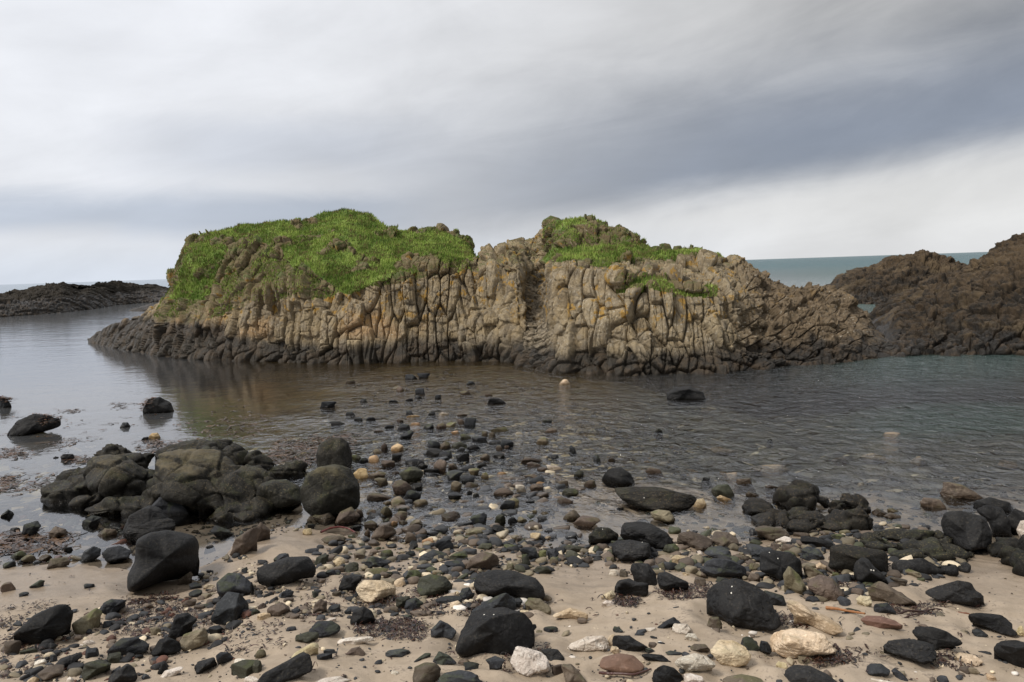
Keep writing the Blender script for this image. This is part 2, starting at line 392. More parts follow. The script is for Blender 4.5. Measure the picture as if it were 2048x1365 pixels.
# ------------------------------------------------------------------ rock masses of columnar basalt
def rock_mass(name, stations, mat, du=1.0, nt=300, colw=.31, amp=1.0, rough_from=None, gully=None, rough_to=None, veg_polys=None, moss_polys=None, backd=3.0, umin=None, umax=None, zoff=0.0, seed=0, par=None):
    """stations: u, v of the foot on the water, then (v, metres behind the foot) for rim, mid, shelf, crest"""
    S = np.array([[s[0], s[1]] + [q for p in s[2] for q in p] for s in stations], float)
    u = np.arange(S[0, 0], S[-1, 0]+du, du)
    def col(i):
        y = np.interp(u, S[:, 0], S[:, i]); k = max(3, int(9/du)); ker = np.hanning(k+2); ker /= ker.sum()
        yp = np.pad(y, k, mode='edge'); return np.convolve(yp, ker, 'same')[k:-k]
    vb = col(1); foot = on_plane(u, vb); Y0 = foot[:, 1]
    rows = [(vb, Y0*0)] + [(col(2+2*j), col(3+2*j)) for j in range((S.shape[1]-2)//2)]
    P = []
    for v, d in rows:
        r_ = ray(u, v); tt = (Y0+d)/r_[:, 1]; P.append(C0 + r_*tt[:, None])
    P = np.stack(P, 1)                                     # nu, nodes, 3
    foot0 = P[:, 0].copy(); foot0[:, 2] = -.6; foot0[:, 1] -= .15
    last = P[:, -1]; hgt = last[:, 2:3]
    sc_ = np.clip(hgt/2.0, .1, 1)*backd
    outd = np.stack([last[:, 0]*0, last[:, 1]*0+1, last[:, 1]*0], -1)
    b1 = last + outd*sc_*.35 - np.array([0, 0, 1])*hgt*.12
    b2 = last + outd*sc_ - np.array([0, 0, 1])*hgt*.6
    b3 = last + outd*sc_*1.6; b3[:, 2] = -.6
    P = np.concatenate([foot0[:, None], P, b1[:, None], b2[:, None], b3[:, None]], 1)
    seg = np.linalg.norm(np.diff(P, axis=1), axis=2).mean(0); seg = seg*np.array([1.0]+[2.2]+[1.6]*(len(rows)-2)+[.5, .25, .2]); cum = np.r_[0, np.cumsum(seg)]; cum /= cum[-1]
    tq = np.linspace(0, 1, nt); G = np.zeros((len(u), nt, 3))
    for i in range(nt):
        j = min(np.searchsorted(cum, tq[i], 'right')-1, len(cum)-2); f = (tq[i]-cum[j])/(cum[j+1]-cum[j])
        G[:, i] = P[:, j]*(1-f) + P[:, j+1]*f
    # soften the profile's corners
    Gs = G.copy()
    for _ in range(5):
        Gs[:, 1:-1] = (Gs[:, :-2]+Gs[:, 1:-1]*2+Gs[:, 2:])/4
    G = Gs
    x, y, z = G[..., 0], G[..., 1], G[..., 2]
    pu, pv = project(G)
    # large lumps
    def norm(G):
        a = np.gradient(G, axis=0); b_ = np.gradient(G, axis=1)
        n = np.cross(a, b_); n /= (np.linalg.norm(n, axis=2, keepdims=True)+1e-9); return n
    n = norm(G)
    if n[..., 1].mean() > 0 and n[..., 2].mean() < 0: n = -n
    endf = np.clip(z*1.6+.3, .15, 1)
    hh = np.clip(P[:, :, 2].max(1), 0, 2)/2; hh = np.clip(hh, .15, 1)[:, None]
    G = G + n*(fbm(x*.45, y*.45, z*.45, 3, seed+1)*.42*endf*hh*amp)[..., None]
    x, y, z = G[..., 0], G[..., 1], G[..., 2]
    rg = np.zeros(x.shape)
    if rough_from is not None: rg = sstep(pu + 40*fbm(x*.6, y*.6, z*.6, 2, 3), *rough_from)
    if rough_to is not None: rg = np.maximum(rg, 1-sstep(pu, *rough_to))
    gl_ = np.zeros(x.shape)
    if gully is not None: gl_ = sstep(pu, gully[0]-6, gully[0]+14)*(1-sstep(pu, gully[1]-14, gully[1]+6))*(1-sstep(-pv, -560, -520))
    veg = np.zeros(x.shape)
    if veg_polys:
        ju = pu + 22*fbm(x*.9, y*.9, z*.9, 4, 7); jv = pv + 15*fbm(x*1.1, y*1.1, z*1.1, 4, 8)
        for p in veg_polys: veg = np.maximum(veg, in_poly(ju, jv, p).astype(float))
        holes = sstep(fbm(x*.9, y*.9, z*1.1, 5, 77), .13, .34)*.85
        veg = veg*(1-holes)
        for _ in range(3):
            veg[1:-1, 1:-1] = (veg[1:-1, 1:-1]*2+veg[:-2, 1:-1]+veg[2:, 1:-1]+veg[1:-1, :-2]+veg[1:-1, 2:])/6
    mos = np.zeros(x.shape)
    for p in (moss_polys or []): mos = np.maximum(mos, in_poly(pu + 14*fbm(x*.9+5, y*.9, z*.9, 3, 17), pv + 14*fbm(x*1.1+5, y*1.1, z*1.1, 3, 18), p).astype(float))
    for _ in range(4): mos[1:-1, 1:-1] = (mos[1:-1, 1:-1]*2+mos[:-2, 1:-1]+mos[2:, 1:-1]+mos[1:-1, :-2]+mos[1:-1, 2:])/6
    # columns
    wx = x + .16*fbm(x*.5, y*.5, z*.7, 3, 5); wy = y + .16*fbm(x*.5+9, y*.5, z*.7, 3, 6) + z*.12
    wx = wx + rg*.35*fbm(x*1.2, y*1.2, z*1.2, 3, 15); wy = wy + rg*(z*.8)
    cw = colw
    f1, f2, cid = voronoi2(wx/cw, wy/(cw*2.3), seed+2)
    e = f2-f1
    jz = z/(.55+.9*hsh(np.floor(cid*997), 0*cid, 0*cid, 4)) + cid*13 + .12*fbm(x*2, y*2, z*2, 2, 9) + .25*(wx/cw)*(hsh(np.floor(cid*555), 0*cid, 0*cid, 2)-.5)
    bi = np.floor(jz); jf = jz-bi; ej = np.minimum(jf, 1-jf)
    bro = hsh(np.floor(cid*1013), bi, 0*bi, 5+seed)
    wh = vnoise(x/2.2, y/2.2, z/1.8, 91)
    d = (cid-.5)*.20 + (bro-.5)*.17 + .10*np.minimum(1, e*4.5)**.7 + (jf-.5)*.07*(bro-.4) + ((wx/cw-np.floor(wx/cw))-.5)*.05*(cid-.5) - (.05+.20*sstep(vnoise(x*.9, y*.9, z*.5, 92), -.5, .6))*(1-sstep(e, 0, .09)) - .09*(1-sstep(ej, 0, .045))*(bro > .45) + .10*(bro > .82) + .05*np.sqrt(np.clip(ej*2, 0, 1))
    g1, g2, gid = voronoi2(x/.26 + 7 + wx*.2, z/.34 + y*.8, seed+3)   # chipped blocks
    chip = ((gid-.5)*.09 - .05*(1-sstep(g2-g1, 0, .12)))*sstep(vnoise(x*.8, y*.8, z*.8, 93), -.5, .3)
    s1, s2, sid = voronoi2(wx/.15, wy/.4, seed+8); chip = chip + (sid-.5)*.045 - .035*(1-sstep(s2-s1, 0, .15))
    d = d + chip
    fr1 = np.abs(fbm(x*1.9, y*1.9, z*1.9, 4, 55)); h1, h2, hid = voronoi2((x*.85+z*.5)/.62+.3*y, (z*.85-x*.5)/.30+y*.7, seed+44)
    rough = (hid-.5)*.26 - .15*(1-sstep(h2-h1, 0, .10)) - fr1*.24 + chip*1.3 + .10*fbm(x*5, y*5, z*5, 3, 66)
    d = d*(1-rg) + rough*rg
    q1, q2, qid = voronoi2(x/.2, z/.14+y/.25, 71)
    d = d*(1-gl_) + (.12*(qid-.5) - .08*(1-sstep(q2-q1, 0, .2)))*gl_
    d = d + .035*fbm(x*4, y*4, z*4, 4, 10) + .016*fbm(x*13, y*13, z*13, 3, 12)
    dv = .15*fbm(x*1.1, y*1.1, z*1.1, 3, 13) + .035*fbm(x*5, y*5, z*5, 3, 14) + .09
    dv = dv*1.0
    foot_ = 1-sstep(z, .0, .55)
    bl1, bl2, blid = voronoi2(x/.42, y/.42+z*1.6, seed+31)
    d = d*(1-.5*foot_) + foot_*(.22*(blid-.4)+.10*np.minimum(1, (bl2-bl1)*3)-.10*(1-sstep(bl2-bl1, 0, .12)))
    D = (d*(1-sstep(veg, .15, .6)) + dv*sstep(veg, .15, .6))*np.clip(hh*1.25, .25, 1)*amp
    dirn = n*np.array([1, 1, .55]); dirn /= (np.linalg.norm(dirn, axis=2, keepdims=True)+1e-9)
    G = G + dirn*D[..., None]
    n2_ = norm(G); n2_ = np.where((n2_*n).sum(2, keepdims=True) < 0, -n2_, n2_)
    fc = grid_faces(len(u), nt)
    o = mesh_obj(name, G.reshape(-1, 3), fc, mat, attrs={'veg': veg.ravel(), 'cell': (cid*.6+bro*.4).ravel(), 'rough': rg.ravel(), 'gully': gl_.ravel(), 'moss': mos.ravel()}, smooth=True, parent=par)
    if o.data.polygons[len(fc)//4].normal.y > 0: o.data.flip_normals()
    return o, G, n2_, veg, pu, pv

def basalt_mat(name, dark, veg=True):
    ma, t, b, out = new_mat(name)
    geo = t.node('ShaderNodeNewGeometry'); Pp = E(t, geo.outputs['Position']); gx, gy, gz = t.xyz(geo.outputs['Position']); nx, ny, nz = t.xyz(geo.outputs['Normal'])
    cell = t.attr('cell'); vg = t.attr('veg'); rgh = t.attr('rough'); gul = t.attr('gully')
    nA = t.noise(Pp, .6, 5, .6); nB = t.noise(Pp, 2.6, 6, .65, .4); nC = t.noise(Pp, 9, 6, .7); nD = t.noise(Pp, 30, 4, .7)
    st = t.noise(t.mapping(Pp, (1, 1, .22)), 3.2, 5, .65)
    if dark < .5:
        c = t.mix(cell, (.225, .170, .100), (.36, .295, .20))
        c = t.mix(t.smooth(nB, .38, .66), c, (.235, .205, .165))
        c = t.mix(t.smooth(nA, .5, .66)*.5, c, (.36, .30, .215))
        c = t.mix(t.smooth(nC, .52, .68)*.6, c, (.47, .41, .32))
        c = t.mix(t.smooth(t.noise(Pp, 5.5, 5, .7, .8), .54, .64)*.55, c, (.12, .090, .055))
        c = t.mix(t.smooth(st, .52, .66)*.6, c, (.105, .080, .052))
        c = t.mix(gul*.85, c, t.mix(t.smooth(nC, .35, .65), (.11, .095, .075), (.30, .255, .20)))
        rc = t.mix(t.smooth(nB, .35, .65), (.085, .063, .043), (.185, .140, .095))
        c = t.mix(rgh*.9, c, rc)
        c = t.mix(1.0, c, (.92, .89, .81), 'MULTIPLY')
        lich = t.smooth(t.noise(Pp, 3.4, 5, .6, .3), .56, .62)*t.smooth(gz + (nA-.5)*1.0, .9, 1.5)*(1.0-rgh*.8)*t.smooth(gz, 5.5, 3.6, .6, 1)
        c = t.mix(lich*.95, c, t.mix(nC, (.30, .18, .055), (.38, .23, .045)))
        warm = t.smooth(nA + (gz-1.0)*-.12, .45, .62)*t.smooth(gz, .5, .9)*t.smooth(gz, 2.2, 1.3)*t.smooth(gx, 1.0, -3)
        c = t.mix(warm*.5, c, (.37, .22, .10))
        wl = t.smooth(t.noise(Pp, 16, 3, .7), .60, .66)*t.smooth(nA, .45, .55)
        c = t.mix(wl*.7, c, (.46, .43, .36))
    else:
        c = t.mix(t.smooth(nB, .38, .64), (.022, .019, .016), (.080, .058, .038))
        c = t.mix(t.smooth(nA, .50, .64)*.6, c, (.150, .112, .068))
        c = t.mix(t.smooth(gz + (nB-.5)*2.0 + nz*.6, 1.3, 2.9)*t.smooth(nC, .35, .6)*.6, c, (.145, .100, .055))
        c = t.mix(1.0, c, (.80, .78, .74), 'MULTIPLY')
        c = t.mix(t.smooth(nC, .52, .7)*.5, c, (.045, .035, .027))
    if dark > 1.5: c = t.mix(.9, c, t.mix(nC, (.012, .011, .009), (.035, .028, .019)))
    # intertidal dark band: real black and brown seaweed / wet rock at the foot
    tide = t.smooth(gz + (nA-.5)*.5 + (nB-.5)*.3 + (cell-.5)*.35 + (st-.5)*.5 + t.smooth(gx, -6.5, -11, 0, -.75), .34, .74, 1.0, 0.0)
    c = t.mix(tide*.93, c, t.mix(t.smooth(nB, .45, .6), (.020, .018, .016), (.050, .035, .022)))
    if veg:
        mo_ = t.attr('moss')
        moss = t.smooth(nz + mo_*.85 + (nB-.5)*2.2 + t.smooth(gz, 1.3, 3.2, -.5, .0) - rgh*.35, .50, .95)*t.smooth(gz, .9, 1.4)*.9
        mc = t.mix(t.smooth(nB + (nC-.5)*.5, .42, .58), (.055, .085, .018), (.130, .105, .048))
        mc = t.mix(t.smooth(nA, .42, .58)*.6, mc, (.15, .105, .06))
        c = t.mix(moss, c, mc)
        gr = t.mix(t.smooth(t.noise(Pp, 1.1, 5, .65, .3), .36, .62), (.065, .120, .020), (.19, .26, .055))
        gr = t.mix(t.smooth(t.noise(Pp, 2.1, 5, .7, .6)-(nz-.5)*.12, .56, .68), gr, (.115, .085, .045))
        gr = t.mix(t.smooth(nC, .5, .7)*.5, gr, (.16, .21, .045))
        c = t.mix(t.smooth(vg + (nC-.5)*.5, .3, .5), c, gr)
    t.put(b.inputs['Base Color'], c)
    t.put(b.inputs['Roughness'], t.smooth(tide, 0, 1, .9, .5)); b.inputs['Specular IOR Level'].default_value = .3
    h = nC*1.0 + nD*.35 + nB*.8 + t.math('ABSOLUTE', st-.5)*1.2
    t.put(b.inputs['Normal'], t.bump(h, .75, .09))
    return ma
BM = basalt_mat('tan_columnar_basalt', 0); DM = basalt_mat('dark_basalt', 1, False)

ISL = [
 (178, 685, [(684, .1), (683, .2), (682, .3), (681, .4)]),
 (190, 689, [(680, .2), (676, .4), (673, .7), (671, .9)]),
 (205, 692, [(678, .3), (672, .5), (668, .8), (665, 1)]),
 (240, 699, [(674, .5), (664, .9), (655, 1.4), (649, 1.8)]),
 (290, 706, [(678, .6), (658, 1.2), (643, 1.8), (628, 2.6)]),
 (322, 711, [(662, .6), (638, 1.2), (618, 2), (600, 3)]),
 (345, 714, [(640, .7), (613, 1.3), (586, 2.2), (560, 3.5)]),
 (368, 716, [(630, .8), (590, 1.6), (550, 2.6), (512, 4)]),
 (388, 718, [(625, .8), (575, 1.8), (525, 3), (484, 5)]),
 (440, 720, [(610, .8), (562, 1.9), (508, 3.2), (467, 6)]),
 (520, 723, [(597, .8), (545, 2), (490, 3.8), (453, 7)]),
 (560, 724, [(588, .8), (540, 2), (480, 3.8), (443, 7)]),
 (600, 725, [(578, .8), (530, 2), (485, 3.8), (447, 7.5)]),
 (650, 727, [(568, .9), (530, 2), (470, 5), (425, 9)]),
 (690, 727, [(572, .9), (535, 2), (465, 5), (419, 9)]),
 (740, 726, [(568, .9), (535, 2), (480, 5), (431, 9)]),
 (790, 725, [(560, .9), (535, 2), (495, 4.5), (454, 8.5)]),
 (830, 724, [(543, 1), (520, 2), (500, 4), (464, 8)]),
 (870, 723, [(540, 1.1), (518, 2), (505, 4), (465, 8)]),
 (905, 722, [(540, 1.2), (525, 2), (510, 4), (472, 7.5)]),
 (935, 722, [(545, 1.2), (538, 2), (520, 3.5), (492, 6.5)]),
 (955, 722, [(545, 1.2), (540, 2), (535, 3), (528, 5)]),
 (975, 722, [(532, 1.2), (528, 2), (524, 3.2), (519, 5)]),
 (1010, 723, [(524, 1.2), (518, 2), (510, 4), (494, 7)]),
 (1035, 727, [(536, 1.4), (530, 2.5), (510, 5), (479, 9)]),
 (1048, 731, [(600, 2), (560, 3.2), (520, 6), (476, 9)]),
 (1075, 736, [(655, 1.8), (595, 3.3), (530, 6.4), (474, 9.4)]),
 (1098, 739, [(640, 1.7), (580, 3.0), (530, 6.0), (459, 9)]),
 (1110, 742, [(560, 1.3), (545, 2.5), (525, 4.5), (449, 8.5)]),
 (1130, 744, [(548, 1.2), (538, 2.5), (518, 4.5), (441, 8)]),
 (1165, 746, [(545, 1.2), (535, 2.5), (514, 4.5), (444, 8)]),
 (1205, 748, [(552, 1.3), (540, 2.6), (514, 4.5), (448, 8)]),
 (1240, 750, [(565, 1.3), (548, 3), (514, 4.8), (459, 8)]),
 (1275, 751, [(575, 1.3), (552, 3), (516, 5), (487, 7.5)]),
 (1300, 750, [(578, 1.3), (555, 3), (520, 5), (507, 7)]),
 (1320, 749, [(576, 1.3), (556, 3), (520, 5), (510, 7.5)]),
 (1360, 748, [(574, 1.3), (556, 3), (520, 5), (502, 7.5)]),
 (1410, 747, [(580, 1.3), (555, 3), (530, 5), (511, 7)]),
 (1450, 744, [(590, 1.3), (560, 3), (535, 5), (516, 7)]),
 (1500, 741, [(615, 1.3), (575, 2.8), (545, 4.8), (522, 7)]),
 (1540, 737, [(640, 1.2), (600, 2.5), (565, 4.5), (541, 7)]),
 (1570, 734, [(645, 1.2), (610, 2.5), (575, 4.5), (560, 7)]),
 (1630, 729, [(650, 1.2), (615, 2.5), (580, 4.5), (563, 7)]),
 (1660, 727, [(650, 1.2), (620, 2.5), (590, 4.5), (569, 7)]),
 (1700, 724, [(655, 1.2), (632, 2.5), (608, 4.5), (590, 7)]),
 (1735, 719, [(665, 1.1), (648, 2.2), (645, 3.4), (638, 4.2)]),
 (1770, 715, [(682, .8), (670, 1.6), (678, 2.4), (674, 3.0)]),
 (1790, 713, [(697, .4), (691, .8), (684, 1.4), (676, 2)]),
 (1802, 712, [(710, .1), (709, .2), (708, .3), (706, .4)]),
]
VEG = [[(372, 505), (400, 480), (480, 452), (590, 438), (620, 432), (650, 415), (690, 405), (740, 422), (785, 438), (795, 454), (850, 474), (890, 480), (925, 500), (945, 505), (952, 530), (930, 545), (880, 528), (830, 512), (800, 522), (785, 560), (720, 572), (690, 588), (640, 560), (590, 535), (560, 500), (520, 475), (470, 478), (440, 545), (410, 590), (350, 605), (340, 580)],
       [(1100, 512), (1130, 498), (1200, 496), (1290, 506), (1400, 512), (1430, 530), (1300, 532), (1200, 534), (1130, 530), (1100, 525)],
       [(1108, 456), (1125, 430), (1170, 438), (1176, 455), (1130, 468)],
       [(1240, 574), (1300, 572), (1420, 574), (1420, 583), (1350, 584), (1240, 582)]]
isl = empty('rock_island', (0, 24, 0)); inv = Vector((0, -24, 0))
rock, G, NN, veg, pu, pv = rock_mass('columnar_rock', ISL, BM, nt=420, rough_from=(1440, 1540), gully=(1044, 1112), veg_polys=VEG, backd=4.0, moss_polys=[
    [(318, 645), (335, 560), (372, 480), (480, 440), (650, 400), (800, 440), (960, 500), (960, 540), (860, 552), (800, 575), (720, 580), (650, 605), (560, 600), (480, 625), (400, 650)],
    [(1100, 535), (1100, 450), (1165, 425), (1250, 445), (1310, 500), (1430, 508), (1440, 530), (1300, 540), (1200, 545)], [(1230, 566), (1300, 564), (1430, 568), (1430, 590), (1350, 592), (1240, 584)]])
MOS = np.zeros(len(rock.data.vertices), np.float32); rock.data.attributes['moss'].data.foreach_get('value', MOS); MOS = MOS.reshape(veg.shape)
def split_faces(o, mask, name):
    me = o.data; nf = len(me.polygons); lv = np.zeros(len(me.loops), np.int32); me.loops.foreach_get('vertex_index', lv); lv = lv.reshape(nf, 4)
    co = np.zeros(len(me.vertices)*3, np.float32); me.vertices.foreach_get('co', co); co = co.reshape(-1, 3)
    used = np.unique(lv[mask]); mp = np.zeros(len(co), np.int32); mp[used] = np.arange(len(used)); at = {}
    for an in ('veg', 'cell', 'rough', 'gully', 'moss'):
        a = np.zeros(len(co), np.float32); me.attributes[an].data.foreach_get('value', a); at[an] = a[used]
    n_ = mesh_obj(name, co[used], mp[lv[mask]], me.materials[0], attrs=at)
    return n_
def fm(a): return (a[:-1, :-1]+a[1:, 1:]+a[1:, :-1]+a[:-1, 1:])/4
_gl = np.zeros(len(rock.data.vertices), np.float32); rock.data.attributes['gully'].data.foreach_get('value', _gl); _gl = _gl.reshape(veg.shape)
mg = ((fm(_gl) > .5) & (fm(pv) > 548) & (np.arange(veg.shape[1]-1)[None, :] < veg.shape[1]*.6)).ravel(); mt_ = ((fm(veg) > .5).ravel()) & ~mg
for nm_, mk_ in (('gully_rubble', mg), ('turf_cap', mt_), ('columnar_cliff', ~(mg | mt_))):
    q_ = split_faces(rock, mk_, nm_); q_.parent = isl; q_.location = inv
bpy.data.objects.remove(rock)
tag(isl, 'large tan island of columnar basalt with green grassy humps, across the middle of the bay', 'rock island')

# grass tufts growing on the island
def blades(P, Nn, hmin, hmax, wd, seed):
    r = np.random.default_rng(seed); n = len(P)
    th = r.uniform(0, 2*math.pi, n); h = r.uniform(hmin, hmax, n)
    side = np.stack([np.cos(th), np.sin(th), 0*th], -1)*wd*r.uniform(.6, 1.3, (n, 1))
    lean = np.stack([r.normal(.25, .35, n), r.normal(-.25, .35, n), -.1+0*th], -1)
    up = Nn*.45 + np.array([0, 0, .75]) + lean*.6
    a = P - side - np.array([0, 0, .03]); b_ = P + side - np.array([0, 0, .03]); c = P + up*h[:, None]
    V = np.stack([a, b_, c], 1).reshape(-1, 3); return V, np.arange(3*n).reshape(-1, 3), np.repeat(r.uniform(0, 1, n), 3)
ma, t, b, out = new_mat('grass_blades')
cc = t.attr('tint'); geo = t.node('ShaderNodeNewGeometry'); nn_ = t.noise(geo.outputs['Position'], 1.1, 5, .65, .3)
c = t.mix(t.smooth(nn_ + (cc-.5)*.18, .40, .60), (.115, .185, .030), (.33, .43, .10))
c = t.mix(t.smooth(t.noise(geo.outputs['Position'], 2.3, 5, .7, .6) + (cc-.5)*.15, .53, .61), c, (.17, .135, .06))
c = t.mix(t.smooth(cc, .84, .95), c, (.19, .16, .07))
t.put(b.inputs['Base Color'], c); b.inputs['Roughness'].default_value = .75; b.inputs['Specular IOR Level'].default_value = .2
GRM = ma
rg_ = np.random.default_rng(3)
ok = np.argwhere((veg > .45) & (G[..., 2] > 1.2)); pick = ok[rg_.integers(0, len(ok), 90000)]
Pp_ = G[pick[:, 0], pick[:, 1]] + rg_.normal(0, .02, (len(pick), 3)); Nn_ = NN[pick[:, 0], pick[:, 1]]
V, Fc, tn = blades(Pp_, Nn_, .02, .085, .018, 5)
keep2 = (veg < .45) & (MOS > .5) & (G[..., 2] > 1.3) & (NN[..., 2] > .1) & (fbm(G[..., 0]*1.6, G[..., 1]*1.6, G[..., 2]*1.6, 3, 88) > .02)
ok = np.argwhere(keep2)
if len(ok):
    pick = ok[rg_.integers(0, len(ok), 30000)]
    V2, F2, t2 = blades(G[pick[:, 0], pick[:, 1]], NN[pick[:, 0], pick[:, 1]], .02, .07, .018, 6)
    Fc = np.vstack([Fc, F2+len(V)]); V = np.vstack([V, V2]); tn = np.r_[tn, t2]
gro = mesh_obj('grass', V, Fc, GRM, attrs={'tint': tn}); tag(gro, 'green grass covering the tops and left slope of the island', 'grass', kind='stuff')

RGT = [
 (1768, 713, [(712, .1), (711, .2), (709, .3), (708, .5)]),
 (1776, 713, [(700, .5), (690, 1), (676, 1.8), (662, 3)]),
 (1786, 713, [(688, .8), (668, 1.6), (648, 2.8), (628, 4.5)]),
 (1798, 713, [(680, 1), (655, 2), (628, 3.4), (598, 6)]),
 (1850, 712, [(670, 1), (640, 2), (600, 4), (562, 7)]),
 (1900, 711, [(666, 1), (632, 2.2), (590, 4), (547, 8)]),
 (1935, 711, [(662, 1), (625, 2.2), (582, 4), (531, 8)]),
 (1960, 711, [(660, 1), (615, 2.2), (565, 4), (512, 8)]),
 (1990, 711, [(655, 1), (608, 2.2), (560, 4), (499, 8)]),
 (2040, 711, [(650, 1), (600, 2.2), (550, 4), (480, 8)]),
 (2130, 712, [(650, 1), (600, 2.2), (530, 4), (448, 8)]),
 (2300, 716, [(660, 1), (620, 2.2), (580, 4), (520, 8)]),
 (2420, 718, [(700, 1), (690, 2.2), (670, 3), (655, 4)]),
]
o, *_ = rock_mass('rock_headland', RGT, DM, du=1.4, nt=300, rough_from=(0, 10), colw=.5, seed=50, backd=4, amp=1.15)
tag(o, 'tall dark brown craggy rock mass rising out of the pool at the right edge', 'rock outcrop')
MID = [
 (1664, 606, [(604, .2), (602, .4), (600, .6), (597, 1)]),
 (1682, 608, [(596, .5), (588, 1), (578, 2), (563, 3.5)]),
 (1705, 609, [(592, .8), (580, 1.4), (565, 2.6), (548, 5)]),
 (1750, 609, [(588, 1), (570, 2), (550, 4), (527, 6.5)]),
 (1800, 609, [(585, 1), (565, 2), (540, 4), (514, 7)]),
 (1850, 608, [(582, 1), (560, 2), (535, 4), (508, 7)]),
 (1895, 606, [(582, 1), (560, 2), (535, 4), (507, 7)]),
 (1918, 606, [(585, 1), (565, 2), (540, 4), (516, 6.5)]),
 (1945, 606, [(590, 1), (575, 2), (560, 3.5), (545, 6)]),
 (1990, 606, [(598, .6), (590, 1.2), (583, 2), (575, 3)]),
]
o, *_ = rock_mass('rock_skerry', MID, DM, du=1.2, nt=160, rough_from=(0, 10), seed=60, backd=6, amp=1.3)
tag(o, 'dark humped skerry in open water seen through the gap right of the island', 'rock outcrop')
LFT = [
 (-420, 662, [(655, .5), (645, 1), (630, 2), (620, 4)]),
 (-200, 652, [(640, 1), (625, 2), (605, 4), (588, 7)]),
 (0, 635, [(622, 1), (608, 2.2), (594, 5), (581, 9)]),
 (60, 631, [(616, 1), (604, 2.2), (588, 5), (576, 9)]),
 (100, 628, [(612, 1), (600, 2.2), (584, 5), (569, 9)]),
 (125, 626, [(610, 1), (598, 2.2), (582, 5), (567, 9)]),
 (158, 622, [(608, 1), (598, 2.2), (588, 5), (579, 9)]),
 (180, 619, [(606, 1), (596, 2.2), (582, 5), (571, 9)]),
 (225, 612, [(602, 1), (592, 2.5), (578, 5), (565, 9)]),
 (255, 609, [(600, 1), (591, 2.5), (579, 5), (567, 9)]),
 (280, 607, [(599, 1), (591, 2.5), (580, 5), (569, 9)]),
 (320, 605, [(599, 1), (593, 2.5), (586, 5), (579, 8)]),
 (370, 604, [(600, 1), (597, 2), (593, 4), (590, 6)]),
 (400, 604, [(603, .3), (602, .6), (601, 1), (600, 1.5)]),
]
o, *_ = rock_mass('rock_reef', LFT, DM, du=1.0, nt=110, rough_from=(0, 10), seed=70, backd=14, amp=1.0, colw=1.2)
o.data.materials[0] = basalt_mat('black_reef_rock', 2, False)
tag(o, 'long low black reef far out on the water at the left edge', 'rock outcrop')
ILT = [(258, 622.5, [(622, .1), (621.5, .2), (621, .4), (620.5, .6)]), (280, 622.5, [(620, .3), (618, .6), (616, 1), (613, 2)]),
       (305, 621.5, [(617, .3), (613, .8), (610, 1.4), (606, 3)]), (330, 620, [(616, .3), (612, .8), (608, 1.4), (604, 3)]), (350, 619, [(618, .1), (617.5, .2), (617, .3), (616.5, .5)])]
o, *_ = rock_mass('low_rock', ILT, DM, du=.8, nt=60, rough_from=(0, 10), seed=75, backd=3, amp=1.0)
tag(o, 'small low dark rock in the water just off the left tip of the island', 'rock')

# ------------------------------------------------------------------ stones, boulders and outcrops
_ico = {}
def ico(k):
    if k not in _ico:
        bm = bmesh.new(); bmesh.ops.create_icosphere(bm, subdivisions=k, radius=1.0)
        _ico[k] = (np.array([v.co[:] for v in bm.verts]), np.array([[v.index for v in f.verts] for f in bm.faces])); bm.free()
    return _ico[k]
SH = {  # shape: planes, sharpness, min plane distance, rough noise, fine noise
 'a': (12, 26, .58, .06, .016), 'r': (17, 10, .80, .06, .010), 'f': (12, 14, .75, .05, .010), 'w': (8, 24, .50, .05, .010),
 'c': (15, 12, .68, .13, .035), 'l': (18, 7, .80, .12, .02), 'o': (20, 8, .86, .03, .006)}
def rock_shape(seed, shape, lvl):
    D, Fc = ico(lvl); r = np.random.default_rng(seed)
    npl, sharp, hmin, rn, fn = SH[shape]
    n = r.normal(size=(npl, 3)); n /= np.linalg.norm(n, axis=1, keepdims=True)
    n = np.vstack([n, [[0, 0, 1], [0, 0, -1]]]) if shape in 'fa' else n
    h = r.uniform(hmin, 1.0, len(n))
    dots = np.clip(D@n.T, 0, None)/h
    rad = ((dots**sharp).sum(1)+1e-9)**(-1.0/sharp); rad = np.minimum(rad, 1.45)
    o = r.uniform(0, 100, 3); p = D*rad[:, None]
    q = p*1.5+o
    rad = rad*(1 + rn*fbm(q[:, 0], q[:, 1], q[:, 2], 3, 40))
    q = p*3.5+o
    nz = fbm(q[:, 0], q[:, 1], q[:, 2], 4, 41)
    rad = rad*(1 + rn*.5*nz - rn*.35*np.clip(.10-np.abs(fbm(p[:, 0]*1.7+o[0], p[:, 1]*1.7, p[:, 2]*1.7, 3, 42)), 0, 1)*10*(shape in 'lcr'))
    q = p*9+o; rad = rad*(1 + fn*fbm(q[:, 0], q[:, 1], q[:, 2], 3, 43))
    return D*rad[:, None], Fc
